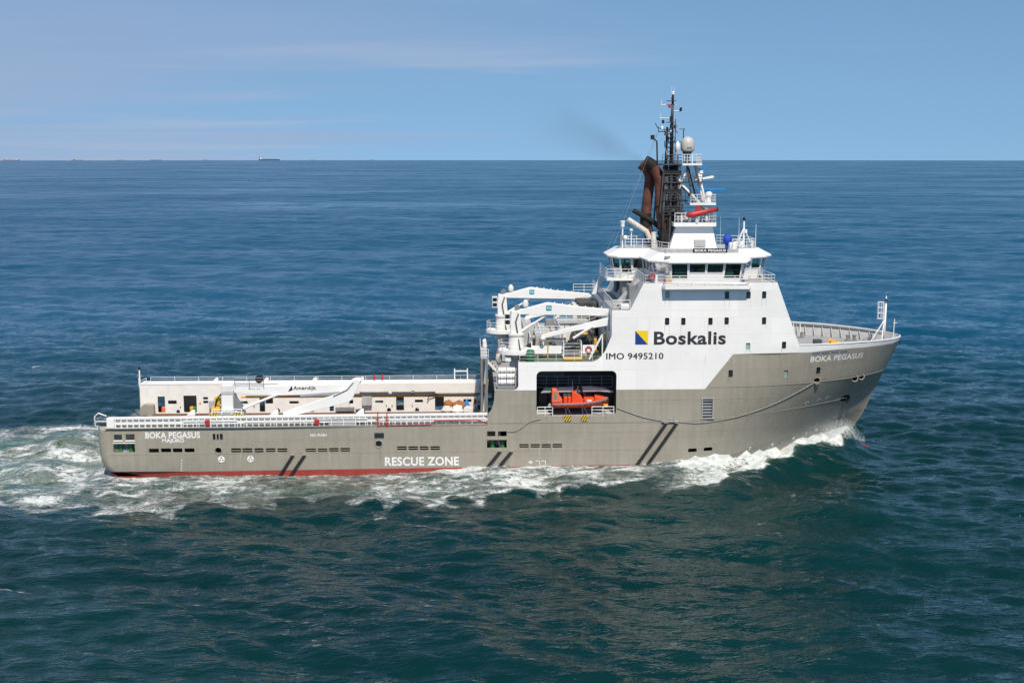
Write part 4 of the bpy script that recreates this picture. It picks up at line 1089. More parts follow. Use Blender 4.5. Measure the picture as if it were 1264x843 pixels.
# ---- rescue boat bay
bay = empty("boat_bay", ship)
m = MB()
m.box(47.4, 56.4, -10.75, -5.0, 6.22, 6.32); m.build("bay_floor", 'light_grey', bay)
m = MB(); m.box(47.3, 56.5, -5.0, -4.9, 6.2, 12.1); m.build("bay_back_wall", 'interior_grey', bay)
for x in (47.28, 56.42):
    m = MB(); m.box(x, x + 0.08, -10.75, -5.0, 6.2, 12.1); m.build("bay_end_wall", 'interior_grey', bay)
m = MB(); m.box(47.4, 56.4, -10.9, -5.0, 12.0, 12.12); m.build("bay_ceiling", 'interior_grey', bay)
m = MB(); m.box(47.5, 56.3, -7.0, -6.85, 8.75, 8.85); m.box(47.5, 56.3, -6.9, -5.0, 8.78, 8.84); m.build("gallery", 'mid_grey', bay)
railing(bay, [(47.6, -6.9, 8.85), (56.3, -6.9, 8.85)], 1.15, 3, 1.25, 0.035, 'light_grey')
# inboard davit beam with tapered nose
m = MB(); m.prism_xz([(48.1, 8.55), (48.5, 9.15), (53.6, 9.30), (55.0, 9.15), (56.15, 8.75), (56.1, 8.55), (54.5, 8.70), (49.0, 8.60)], -9.2, -8.7); m.build("davit_beam", 'light_grey', bay, bevel=0.06)
m = MB(); m.bar((51.2, -8.9, 8.4), (52.2, -9.3, 9.4), 0.3, 0.3); m.bar((53.0, -8.9, 8.3), (52.2, -9.3, 9.4), 0.3, 0.3); m.tube([(52.2, -9.3, 9.4), (52.2, -9.35, 8.4)], 0.05, 6); m.build("hoist_frame", 'black', bay)
railing(bay, [(47.65, -10.8, 6.33), (49.3, -10.8, 6.33)], 1.0, 3, 0.8, 0.04)
railing(bay, [(53.6, -10.8, 6.33), (56.0, -10.8, 6.33)], 1.0, 3, 1.2, 0.04)
m = MB(); m.box(54.9, 55.4, -10.5, -10.3, 7.2, 7.55); m.build("control_box", 'yellow', bay, bevel=0.03)
for x in (50.9, 52.75):
    m = MB(); m.tube([(x, -9.4, 6.3), (x - 0.1, -9.3, 6.95)], 0.07, 6); m.tube([(x + 0.5, -9.4, 6.3), (x + 0.1, -9.3, 6.95)], 0.07, 6); m.build("cradle_leg", 'light_grey', bay)
    m = MB(); m.box(x - 0.36, x + 0.36, -11.10, -11.03, 5.80, 6.42); m.build("hazard_plate", 'hazard_stripes', bay)
for x, z0, z1 in ((48.6, 6.4, 8.2), (50.2, 6.4, 7.2), (54.8, 6.4, 8.0)):
    m = MB(); m.box(x - 0.5, x + 0.4, -5.9, -5.05, z0, z1); m.build("locker", 'dark_grey', bay, bevel=0.03)
m = MB(); m.box(48.0, 51.0, -5.08, -5.02, 9.6, 11.2); m.build("wall_panel", 'mid_grey', bay)

# ------------------------------------------------------------------ wheelhouse
BD = 20.62
# bridge deck with wing overhang
m = MB()
bd = [(59.0, -10.9), (60.9, -10.9), (61.2, -11.95), (70.3, -11.95), (70.7, -10.75), (73.45, -10.65), (73.45, 10.65), (70.7, 10.75), (70.3, 11.75), (61.2, 11.75), (60.9, 10.9), (59.0, 10.9)]
m.prism_xy(bd, 20.26, 20.60); m.build("bridge_deck", 'white', house)
m = MB(); m.prism_xy([(x * 0.97 + 66 * 0.03, y * 0.97) for x, y in bd], 20.59, 20.615); m.build("bridge_deck_coating", 'deck_grey', house)
wh = empty("wheelhouse", ship)
half = [(57.0, -1.9), (57.6, -2.9), (60.3, -3.3), (60.6, -8.6), (62.1, -10.25), (69.5, -10.25), (70.3, -8.2), (70.6, -4.6), (73.3, -2.9), (74.1, -1.6)]
plan = half + [(x, -y) for x, y in reversed(half)]
def offset(poly, d):
    out = []; n = len(poly)
    for i in range(n):
        p0, p1, p2 = Vector(poly[i - 1]), Vector(poly[i]), Vector(poly[(i + 1) % n])
        e1, e2 = (p1 - p0).normalized(), (p2 - p1).normalized()
        n1, n2 = Vector((e1.y, -e1.x)), Vector((e2.y, -e2.x)); b = (n1 + n2)
        k = d / max(0.35, (1 + n1.dot(n2)) / 2 * 1.0) / 2
        out.append(tuple(p1 + b * k))
    return out
ztop, zsill = 23.05, 21.75
top = offset(plan, 0.42)
def wpt(i, t, z, out=0.0):
    """point on the leaning wall: edge i, fraction t, height z"""
    n = len(plan); f = (z - BD) / (ztop - BD)
    a = Vector(plan[i]).lerp(Vector(top[i]), f); b = Vector(plan[(i + 1) % n]).lerp(Vector(top[(i + 1) % n]), f)
    p = a.lerp(b, t); d = (b - a).normalized(); nn = Vector((d.y, -d.x))
    p = p + nn * out
    return (p.x, p.y, z)
# each wall: sill strip, lintel, mullions; panes between them
npl = len(plan)
panes_per_edge = {}
for i in range(npl):
    L = (Vector(plan[(i + 1) % npl]) - Vector(plan[i])).length
    panes_per_edge[i] = max(1, int(round(L / 1.95)))
    if i in (4, npl - 6): panes_per_edge[i] = 4
    if i in (1, npl - 3): panes_per_edge[i] = 2
low = {4: (BD + 0.42, None, None, BD + 0.42)}
m = MB()
for i in range(npl):
    k = panes_per_edge[i]; L = (Vector(plan[(i + 1) % npl]) - Vector(plan[i])).length; mw = min(0.09 / L, 0.12)
    m.add([wpt(i, 0, BD), wpt(i, 1, BD), wpt(i, 1, BD + 0.36), wpt(i, 0, BD + 0.36)], [(0, 1, 2, 3)])
    m.add([wpt(i, 0, 22.86), wpt(i, 1, 22.86), wpt(i, 1, ztop), wpt(i, 0, ztop)], [(0, 1, 2, 3)])
    for j in range(k):
        t0, t1 = j / k, (j + 1) / k
        zs_ = zsill
        if i in (4, npl - 6): zs_ = 21.30 if j in (0, 3) else 21.90
        if i in (1, npl - 3): zs_ = 21.25 if j == 0 else 21.75
        m.add([wpt(i, t0, BD + 0.36), wpt(i, t1, BD + 0.36), wpt(i, t1, zs_), wpt(i, t0, zs_)], [(0, 1, 2, 3)])
        m.add([wpt(i, t0, zs_), wpt(i, t0 + mw, zs_), wpt(i, t0 + mw, 22.86), wpt(i, t0, 22.86)], [(0, 1, 2, 3)])
        m.add([wpt(i, t1 - mw, zs_), wpt(i, t1, zs_), wpt(i, t1, 22.86), wpt(i, t1 - mw, 22.86)], [(0, 1, 2, 3)])
        g = MB(); g.add([wpt(i, t0 + mw, zs_, -0.05), wpt(i, t1 - mw, zs_, -0.05), wpt(i, t1 - mw, 22.86, -0.05), wpt(i, t0 + mw, 22.86, -0.05)], [(0, 1, 2, 3)]); g.build("window", 'bridge_glass', wh)
        fr = MB(); ws = [(t0 + mw, zs_), (t1 - mw, zs_), (t1 - mw, 22.86), (t0 + mw, 22.86)]
        for (ta, za), (tb, zb) in zip(ws, ws[1:] + ws[:1]): fr.bar(wpt(i, ta, za, 0.02), wpt(i, tb, zb, 0.02), 0.06, 0.05)
        fr.build("window_frame", 'white', wh)
m.build("wall", 'white', wh)
# interior: floor, consoles, chairs, back lining
m = MB(); m.prism_xy(offset(plan, -0.1), BD + 0.04, BD + 0.06); m.build("cabin_floor", 'cabin_lining', wh)
for x0, x1, y0, y1 in ((62.6, 69.0, -9.7, -9.1), (71.6, 72.6, -2.2, 2.2), (58.2, 59.2, -1.5, 1.5), (62.6, 69.0, 9.1, 9.7), (63.0, 68.0, -1.8, 1.8)):
    m = MB(); m.box(x0, x1, y0, y1, BD + 0.06, 21.95 if x1 - x0 < 5 or abs(y0) > 3 else 22.95); m.build("console", 'cabin_lining', wh, bevel=0.05)
for x, y in ((65.2, -8.3), (67.6, -8.3), (71.0, -1.0), (59.8, 0.6)):
    m = MB(); m.box(x - 0.28, x + 0.28, y - 0.28, y + 0.28, 21.4, 21.55); m.box(x - 0.28, x + 0.28, y + 0.2, y + 0.32, 21.5, 22.3); m.tube([(x, y, BD), (x, y, 21.4)], 0.06, 6); m.build("seat", 'dark_grey', wh)
# roof: eaves, sloping visor, top deck
eave = offset(plan, 0.92); crown = offset(plan, -0.55)
m = MB(); n = npl
m.add([(x, y, 23.0) for x, y in eave] + [(x, y, 23.16) for x, y in eave] + [(x, y, 23.95) for x, y in crown],
      [(i, (i + 1) % n, (i + 1) % n + n, i + n) for i in range(n)] + [(i + n, (i + 1) % n + n, (i + 1) % n + 2 * n, i + 2 * n) for i in range(n)])
m.add([(x, y, 23.0) for x, y in eave] + [(x, y, 23.04) for x, y in offset(plan, -0.2)], [(i, i + n, (i + 1) % n + n, (i + 1) % n) for i in range(n)])
roof = m.build("roof", 'white', wh)
def cap_poly(poly, z, name, mat, parent):
    V, E, F, *_ = delaunay_2d_cdt([Vector(p) for p in poly], [(i, (i + 1) % len(poly)) for i in range(len(poly))], [], 1, 1e-5)
    mm = MB(); mm.add([(v.x, v.y, z) for v in V], [tuple(f) for f in F]); return mm.build(name, mat, parent)
cap_poly(crown, 23.93, "roof_deck", 'light_grey', wh)
cap_poly(offset(plan, 0.0), 23.06, "ceiling", 'cabin_lining', wh)
for x0, x1 in ((61.3, 62.2), (63.0, 65.1)):       # skylight strips in the visor
    m = MB(); z0 = 23.42; m.add([(x0, -10.55, 23.45), (x1, -10.55, 23.45), (x1, -10.12, 23.68), (x0, -10.12, 23.68)], [(0, 1, 2, 3)]); m.build("skylight", 'mid_grey', wh)
m = MB(); m.box(64.6, 68.35, -9.25, -9.15, 23.98, 24.42); m.build("name_board", 'black', wh)
lettering("BOKA PEGASUS", 64.78, 24.08, 3.4, 0.25, 'lettering_white', wh, 0.03, plane=-9.262)
m = MB(); m.box(61.6, 69.6, -9.15, -8.6, 23.9, 24.3); m.build("parapet", 'light_grey', wh)
# bridge deck railings
railing(house, [(59.2, -10.85, 20.62), (61.0, -10.85, 20.62), (61.3, -11.65, 20.62), (70.2, -11.65, 20.62), (70.6, -10.7, 20.62), (73.3, -10.5, 20.62)], 1.05, 3, 1.5, 0.032)
railing(house, [(73.3, -10.5, 20.62), (73.35, 10.5, 20.62)], 1.05, 3, 1.5, 0.032)
railing(house, [(59.2, -10.85, 20.62), (59.2, -3.0, 20.62)], 1.05, 3, 1.3, 0.032)
railing(house, [(59.2, 10.85, 20.62), (61.3, 11.65, 20.62), (70.2, 11.65, 20.62), (73.3, 10.5, 20.62)], 1.05, 3, 1.5, 0.032)
# aft gallery below the wheelhouse and its rail
m = MB(); m.box(55.9, 58.9, -3.4, 5.0, 20.36, 20.60); m.build("aft_gallery", 'white', wh)
railing(wh, [(59.2, -3.3, 20.61), (56.0, -3.3, 20.61), (56.0, 4.9, 20.61)], 1.05, 3, 0.9, 0.032)
m = MB(); m.prism_xz([(55.0, 17.95), (55.6, 17.95), (56.6, 20.4), (56.1, 20.4)], 4.5, 5.0); m.build("gallery_bracket", 'white', house)
for y in (-7.6, -1.5, 4.2):
    m = MB(); m.box(57.75, 58.5, y - 1.3, y + 1.3, 18.0, 20.4); m.build("machinery_locker", 'mid_grey' if y < 3 else 'dark_grey', house, bevel=0.04)
m = MB(); m.bar((57.9, -5.6, 18.0), (55.4, -5.6, 15.6), 0.08, 0.25); m.bar((57.9, -4.7, 18.0), (55.4, -4.7, 15.6), 0.08, 0.25)
for k in range(9): m.box(55.5 + k * 0.28, 55.75 + k * 0.28, -5.6, -4.7, 15.72 + k * 0.27, 15.76 + k * 0.27)
m.build("stairway", 'white', house)
m = MB(); m.bar((59.0, -7.9, 20.95), (56.3, -7.9, 18.0), 0.08, 0.25); m.bar((59.0, -7.0, 20.95), (56.3, -7.0, 18.0), 0.08, 0.25)
for k in range(10): m.box(56.4 + k * 0.27, 56.65 + k * 0.27, -7.9, -7.0, 18.12 + k * 0.29, 18.16 + k * 0.29)
m.build("stairway", 'light_grey', house)
railing(house, [(55.75, -10.9, 17.95), (57.6, -10.9, 17.95)], 1.05, 3, 0.9, 0.035)
railing(house, [(55.75, -10.9, 17.95), (55.75, 10.9, 17.95)], 1.05, 3, 1.4, 0.035)
m = MB(); m.box(56.6, 57.6, -10.6, -9.4, 17.95, 18.5); m.build("mushroom_vent", 'white', house, bevel=0.12)
# roof railings
railing(wh, [(58.1, -2.3, 23.95), (61.0, -2.6, 23.95), (61.4, -7.8, 23.95)], 1.05, 3, 1.1, 0.032)
railing(wh, [(58.1, -2.3, 23.95), (58.1, 2.3, 23.95), (61.0, 2.8, 23.95)], 1.05, 3, 1.1, 0.032)
railing(wh, [(61.4, -7.8, 23.95), (62.6, -9.2, 23.95)], 1.05, 3, 1.1, 0.032)
railing(wh, [(69.2, -8.0, 23.95), (69.9, -4.3, 23.95), (72.9, -2.2, 23.95), (73.2, 2.0, 23.95), (69.9, 4.3, 23.95), (69.2, 8.8, 23.95)], 1.05, 3, 1.2, 0.032)
railing(wh, [(62.4, 9.3, 23.95), (69.2, 9.3, 23.95)], 1.05, 3, 1.4, 0.032)
# whistle, searchlights and small masts on the roof
def whip(parent, x, y, z, h, r=0.03, name="whip_aerial", mat='white'):
    mm = MB(); mm.tube([(x, y, z), (x, y, z + h)], [r, r * 0.4], 6); return mm.build(name, mat, parent)
for x, y, z, rr in ((58.1, -2.2, 24.9, 0.26), (59.2, 1.0, 25.6, 0.26)):
    d = empty("satellite_receiver", wh)
    m = MB(); m.tube([(x, y, 23.95), (x, y, z)], 0.07, 8); m.build("stalk", 'white', d)
    m = MB(); m.ball((x, y, z + rr), rr, 12); m.build("radome", 'white', d, smooth=True)
sl2 = empty("searchlight", wh)
m = MB(); m.tube([(57.8, -1.9, 23.95), (57.8, -1.9, 26.3)], 0.09, 8); m.build("post", 'white', sl2)
m = MB(); m.lathe((57.8, -1.9, 26.3), [(0.16, 0), (0.24, 0.1), (0.24, 0.5), (0.3, 0.6), (0.3, 0.75)], 12); m.build("lamp_head", 'white', sl2, smooth='auto')
m = MB(); m.box(57.5, 58.2, -2.2, -1.6, 25.1, 25.4); m.build("lamp_bracket", 'mid_grey', sl2)
bl = empty("covered_searchlight", wh)
m = MB(); m.tube([(69.3, -4.6, 23.95), (69.3, -4.6, 24.5)], 0.25, 10); m.build("pedestal", 'blue_cover', bl)
m = MB(); m.ball((69.3, -4.6, 25.05), 0.62, 16, (0.85, 0.85, 1.05)); m.build("canvas_cover", 'blue_cover', bl, smooth=True)
fwm = empty("signal_mast", wh)
m = MB(); m.tube([(71.9, -1.2, 23.95), (71.9, -1.2, 27.0)], [0.14, 0.09], 8)
for q in ((70.9, -1.8), (71.1, 0.3), (73.0, -0.8)): m.tube([(q[0], q[1], 23.95), (71.9, -1.2, 26.2)], 0.06, 6)
m.build("tripod", 'white', fwm)
m = MB(); m.lathe((71.9, -1.2, 27.0), [(0.13, 0), (0.15, 0.05), (0.15, 0.3), (0.04, 0.45)], 10); m.build("lantern", 'black', fwm)
m = MB(); m.lathe((72.1, -1.35, 25.6), [(0.16, 0), (0.16, 0.4)], 10); m.build("loudhailer", 'white', fwm)
whip(fwm, 71.2, -1.8, 24.0, 3.4); whip(fwm, 73.2, -1.6, 24.0, 2.6, 0.045); whip(wh, 68.9, -2.6, 24, 3.6, 0.02)
for x, y in ((70.5, -3.2), (72.8, -1.8), (71.4, -2.4)):
    m = MB(); m.box(x - 0.2, x + 0.2, y - 0.2, y + 0.2, 23.95, 24.75); m.build("junction_box", 'white', wh, bevel=0.03)
m = MB(); m.box(69.0, 69.7, -7.4, -6.6, 23.95, 24.9); m.build("loudspeaker_box", 'white', wh, bevel=0.1)
# door furniture on the wing walkway
for x, mt in ((61.35, 'red'), (61.95, 'yellow'), (60.4, 'white')):
    m = MB(); m.box(x - 0.13, x + 0.13, -10.9, -10.7, 20.65, 21.35 if mt != 'white' else 21.7); m.build("wing_locker", mt, wh, bevel=0.02)

# ------------------------------------------------------------------ main mast
mast = empty("main_mast", ship)
m = MB()
b0 = [(63.2, -2.2), (68.6, -2.2), (68.6, 2.2), (63.2, 2.2)]; b1 = [(64.0, -1.55), (68.2, -1.55), (68.2, 1.55), (64.0, 1.55)]
m.prism_xy(b0, 23.9, 26.4, b1); m.build("mast_house", 'white', mast)
m = MB(); m.box(63.6, 68.45, -2.35, 2.35, 26.4, 26.85); m.build("mast_platform", 'white', mast)
m = MB(); m.box(63.7, 68.35, -2.25, 2.25, 26.85, 26.87); m.build("platform_grating", 'dark_grey', mast)
m = MB(); m.box(66.0, 67.3, -2.28, -2.0, 24.1, 24.9); m.build("vent_louvre", 'light_grey', mast, bevel=0.02)
railing(mast, [(63.7, -2.3, 26.86), (68.4, -2.3, 26.86), (68.4, 2.3, 26.86)], 1.05, 3, 0.75, 0.035)
# sooty lattice tower
legs = [((62.6, -0.9), (63.0, -0.55)), ((64.6, -0.9), (64.0, -0.55)), ((62.6, 0.9), (63.0, 0.55)), ((64.6, 0.9), (64.0, 0.55))]
for (xa, ya), (xb, yb) in legs:
    m = MB(); m.tube([(xa, ya, 24.0), (xa, ya, 28.5), (xb, yb, 33.3)], 0.15, 8); m.build("mast_leg", 'sooty_grey', mast, smooth=True)
m = MB(); m.tube([(63.6, 0, 24.0), (63.6, 0, 33.5)], [0.42, 0.30], 12); m.build("mast_column", 'sooty_grey', mast, smooth=True)
m = MB(); m.tube([(64.4, -0.5, 26.9), (64.4, -0.4, 33.3)], 0.22, 10); m.build("mast_column", 'white_worn', mast, smooth=True)
for z0, z1 in ((26.9, 29.3), (29.3, 31.4), (31.4, 33.3)):
    for y in (-0.8, 0.8):
        m = MB(); m.tube([(62.7, y, z0), (64.2, y * 0.8, z1)], 0.06, 5); m.tube([(64.4, y, z0), (62.9, y * 0.8, z1)], 0.06, 5); m.build("lattice_brace", 'sooty_grey', mast)
for z, x0, x1, mt in ((29.2, 62.4, 65.4, 'soot'), (31.3, 62.5, 67.0, 'sooty_grey'), (27.6, 62.2, 64.8, 'soot')):
    m = MB(); m.box(x0, x1, -1.0, 1.0, z, z + 0.12); m.build("mast_stage", mt, mast)
    railing(mast, [(x0 + 0.1, -1.0, z + 0.1), (x1, -1.0, z + 0.1)], 0.9, 3, 0.8, 0.03, 'sooty_grey')
# right-hand diagonal struts and radar stages
for p, q in (((68.0, -0.9, 26.9), (66.4, -0.6, 33.3)), ((68.0, 0.9, 26.9), (66.4, 0.6, 33.3)), ((64.6, -0.7, 31.2), (67.6, -0.9, 28.2)), ((64.6, 0.7, 31.2), (67.6, 0.9, 28.2)), ((65.4, -0.6, 33.3), (64.2, -0.8, 30.0))):
    m = MB(); m.tube([p, q], 0.13, 8); m.build("mast_strut", 'white_worn', mast, smooth=True)
m = MB(); m.box(65.6, 68.6, -1.2, 1.2, 28.78, 29.02); m.build("radar_stage", 'white', mast)
railing(mast, [(65.7, -1.15, 29.02), (68.55, -1.15, 29.02), (68.55, 1.15, 29.02)], 0.95, 3, 0.7, 0.03)
ra = empty("radar_scanner", mast)
m = MB(); m.lathe((67.9, -0.2, 29.02), [(0.32, 0), (0.28, 0.6), (0.3, 0.7), (0.42, 0.8), (0.42, 1.15), (0.15, 1.3)], 14); m.build("turning_unit", 'white', ra, smooth='auto')
m = MB(); m.bar((66.3, -0.9, 30.55), (69.9, 0.3, 30.5), 0.22, 0.24); m.build("scanner_bar", 'light_blue', ra, bevel=0.05)
m = MB(); m.prism_xz([(66.3, 31.55), (68.4, 31.85), (68.5, 32.05), (68.3, 32.1), (67.4, 31.9), (66.3, 31.95)], -0.3, 0.3); m.build("upper_radar_arm", 'white', mast)
rb = empty("small_radar", mast)
m = MB(); m.lathe((66.95, 0, 31.95), [(0.3, 0), (0.22, 0.3), (0.32, 0.4), (0.32, 0.7), (0.1, 0.8)], 12); m.build("turning_unit", 'white', rb, smooth='auto')
m = MB(); m.bar((66.5, -0.5, 32.85), (67.9, 0.4, 32.85), 0.16, 0.16); m.build("scanner_bar", 'light_blue', rb)
# upper platform with satellite dome
m = MB(); m.box(62.3, 66.7, -1.3, 1.3, 33.3, 33.45); m.build("dome_platform", 'sooty_grey', mast)
m = MB(); m.box(64.6, 66.85, -1.4, 1.4, 33.28, 33.5); m.build("dome_platform", 'white', mast)
railing(mast, [(64.6, -1.35, 33.5), (66.8, -1.35, 33.5), (66.8, 1.35, 33.5), (64.6, 1.35, 33.5)], 1.0, 3, 0.55, 0.032)
railing(mast, [(62.3, -1.3, 33.45), (64.6, -1.3, 33.45)], 1.0, 3, 0.6, 0.032, 'sooty_grey')
do = empty("satellite_dome", mast)
m = MB(); m.lathe((65.4, 0, 33.4), [(0.3, 0), (0.24, 0.6), (0.22, 0.9), (0.45, 1.25), (0.62, 1.45)], 14); m.build("pedestal", 'sooty_grey', do, smooth=True)
m = MB(); m.lathe((65.4, 0, 34.8), [(0.5, 0), (0.74, 0.12), (0.78, 0.3), (0.78, 0.9), (0.72, 1.22), (0.58, 1.48), (0.34, 1.66), (0.11, 1.73), (0.01, 1.74)], 24); m.build("radome", 'dome_grey', do, smooth=True)
m = MB(); m.box(65.2, 65.75, -0.82, -0.75, 35.2, 35.38); m.build("dome_label", 'mid_grey', do)
sd = empty("small_dome", mast)
m = MB(); m.lathe((64.15, -0.6, 33.5), [(0.09, 0), (0.08, 1.2), (0.28, 1.5), (0.30, 1.9), (0.22, 2.3), (0.04, 2.5)], 12); m.build("radome", 'white_worn', sd, smooth=True)
# black tower and topmast
m = MB()
for x, y in ((62.9, -0.35), (63.7, -0.35), (62.9, 0.35), (63.7, 0.35)): m.tube([(x, y, 33.4), (63.3 + (x - 63.3) * 0.7, y * 0.6, 37.6)], 0.085, 6)
for k in range(8):
    z = 33.6 + k * 0.5; m.tube([(62.9, -0.35, z), (63.7, -0.35, z + 0.5)], 0.035, 5); m.tube([(63.7, 0.35, z), (62.9, 0.35, z + 0.5)], 0.035, 5)
m.build("black_tower", 'soot', mast)
m = MB(); m.tube([(63.55, 0, 33.4), (63.55, 0, 39.0), (63.6, 0, 41.2)], [0.26, 0.17, 0.12], 10); m.build("topmast", 'sooty_grey', mast, smooth=True)
for z, x0, x1 in ((40.1, 62.3, 64.0), (38.6, 62.2, 63.6), (37.1, 62.0, 63.8), (35.9, 63.2, 65.0), (39.4, 63.5, 64.6)):
    m = MB(); m.tube([(x0, 0, z), (x1, 0, z)], 0.05, 5); m.tube([(x0, 0, z - 0.1), (x0, 0, z + 0.55)], 0.035, 5); m.build("yard", 'white_worn' if z > 38 else 'soot', mast)
for x, z, mt in ((63.2, 39.75, 'red'), (63.6, 41.2, 'white'), (63.55, 40.6, 'black'), (64.5, 39.4, 'black'), (62.5, 38.0, 'black'), (63.9, 37.5, 'dark_grey'), (63.35, 37.0, 'white_worn'), (62.4, 37.3, 'white')):
    m = MB(); m.lathe((x, -0.15, z), [(0.10, 0), (0.15, 0.06), (0.15, 0.34), (0.05, 0.42)], 10); m.build("mast_lamp", mt, mast, smooth='auto')
for x in (63.45, 63.75): whip(mast, x, 0.1, 41.3, 0.85, 0.025)
m = MB(); m.tube([(61.9, -0.3, 33.4), (61.8, -0.3, 36.0), (61.3, -0.3, 36.35)], 0.09, 6); m.box(61.1, 61.5, -0.5, -0.1, 36.2, 36.7); m.build("aerial_post", 'soot', mast)
m = MB(); m.tube([(65.0, 0.6, 33.5), (65.0, 0.6, 37.4)], 0.06, 6); m.tube([(64.5, 0.6, 37.4), (65.2, 0.6, 37.4)], 0.04, 5); m.build("aerial_post", 'sooty_grey', mast)
m = MB(); m.tube([(61.6, -0.2, 38.0), (61.9, -0.2, 37.5), (62.9, -0.2, 37.3)], 0.05, 5); m.build("aerial_bracket", 'soot', mast)
for q in ((56.6, -2.6, 24.0), (55.6, 1.5, 21.5), (58.4, 2.2, 24.9)):
    m = MB(); m.tube([(62.0, 0, 37.2), q], 0.014, 4); m.build("stay_wire", 'steel', mast)
# red fire-fighting monitor
mo = empty("fire_monitor", mast)
m = MB(); m.tube([(65.0, -2.55, 27.75), (65.6, -2.55, 27.75), (66.4, -2.55, 27.9), (67.2, -2.5, 28.1), (68.45, -2.4, 28.35)], [0.28, 0.36, 0.36, 0.26, 0.22], 12); m.build("barrel", 'red', mo, smooth=True)
m = MB(); m.lathe((68.45, -2.4, 28.36), [(0.24, -0.02), (0.24, 0.14)], 12, 'x'); m.build("nozzle", 'black', mo)
m = MB(); m.prism_xz([(65.9, 27.9), (66.7, 27.9), (66.45, 28.85), (66.1, 28.85)], -2.75, -2.4); m.build("fin_cover", 'red', mo, bevel=0.06)
m = MB(); m.tube([(66.2, -2.3, 26.87), (66.2, -2.5, 27.7)], 0.18, 8); m.build("riser", 'white', mo)
for k in range(9):
    x = 64.2 + k * 0.48; m = MB(); m.lathe((x, -1.6 + 0.5 * (k % 2), 26.87), [(0.14, 0), (0.16, 0.5), (0.08, 0.7)], 8); m.build("valve", 'white_worn' if k % 3 else 'light_grey', mast)

# ------------------------------------------------------------------ exhaust stacks
def arc(pts, k=3):
    """Catmull-Rom smoothing of a pipe path"""
    P = [Vector(p) for p in pts]; P = [P[0] * 2 - P[1]] + P + [P[-1] * 2 - P[-2]]; out = []
    for i in range(1, len(P) - 2):
        for j in range(k):
            t = j / k; a, b, c, d = P[i - 1], P[i], P[i + 1], P[i + 2]
            out.append(0.5 * ((2 * b) + (c - a) * t + (2 * a - 5 * b + 4 * c - d) * t * t + (3 * b - a - 3 * c + d) * t ** 3))
    return out + [P[-2]]
st = empty("exhaust_stack", ship)
m = MB(); m.tube(arc([(64.0, 0.4, 24.0), (63.3, 0.3, 25.2), (62.75, 0.2, 26.4), (62.5, 0.2, 28.4), (62.35, 0.2, 30.5), (62.15, 0.2, 32.0), (61.55, 0.2, 33.1)], 4), 0.63, 18); m.build("front_pipe", 'rust_pipe', st, smooth='auto')
m = MB(); m.tube(arc([(61.55, 0.2, 33.1), (61.2, 0.2, 33.45), (60.55, 0.2, 33.8)], 3), [0.65] * 6 + [0.67], 18, cap=False); m.build("outlet", 'soot', st, smooth='auto')
m = MB(); m.tube(arc([(61.9, 1.8, 24.0), (61.3, 1.8, 25.5), (61.0, 1.8, 27.6), (61.25, 1.8, 30.4), (61.35, 1.8, 32.0), (60.9, 1.8, 32.9), (60.3, 1.8, 33.4)], 4), 0.60, 18); m.build("rear_pipe", 'rust_pipe', st, smooth='auto')
m = MB(); m.tube([(61.0, 1.8, 26.1), (60.96, 1.8, 27.7)], 0.67, 18); m.build("lagging", 'soot', st, smooth='auto')
m = MB(); m.torus((62.5, 0.2, 28.6), 0.66, 0.06, 18, 6, 'z'); m.build("flange", 'soot', st)
m = MB(); m.tube(arc([(63.6, 0.0, 24.0), (63.0, -0.2, 24.9), (62.6, -0.2, 25.9)], 3), 0.66, 14); m.build("sooty_elbow", 'soot', st, smooth='auto')
m = MB(); m.tube([(58.7, 0.6, 27.1), (60.9, 0.6, 25.7), (61.6, 0.6, 24.2)], 0.30, 12); m.build("vent_pipe", 'canvas', st, smooth='auto')
m = MB(); m.tube([(59.4, 1.2, 28.1), (61.6, 1.2, 26.9), (63.2, 1.2, 25.5)], 0.28, 12); m.build("vent_pipe", 'soot', st, smooth='auto')
m = MB(); m.tube([(61.6, -0.8, 23.9), (61.5, -0.8, 25.7)], [0.38, 0.26], 10); m.build("vent_post", 'canvas', st, smooth='auto')
m = MB(); m.box(61.2, 64.6, 0.2, 2.6, 23.9, 24.9); m.build("stack_base", 'soot', st, bevel=0.1)
m = MB(); m.tube([(62.4, 0.2, 28.6), (65.0, 0.0, 28.7)], 0.09, 8); m.build("support_arm", 'white_worn', st)

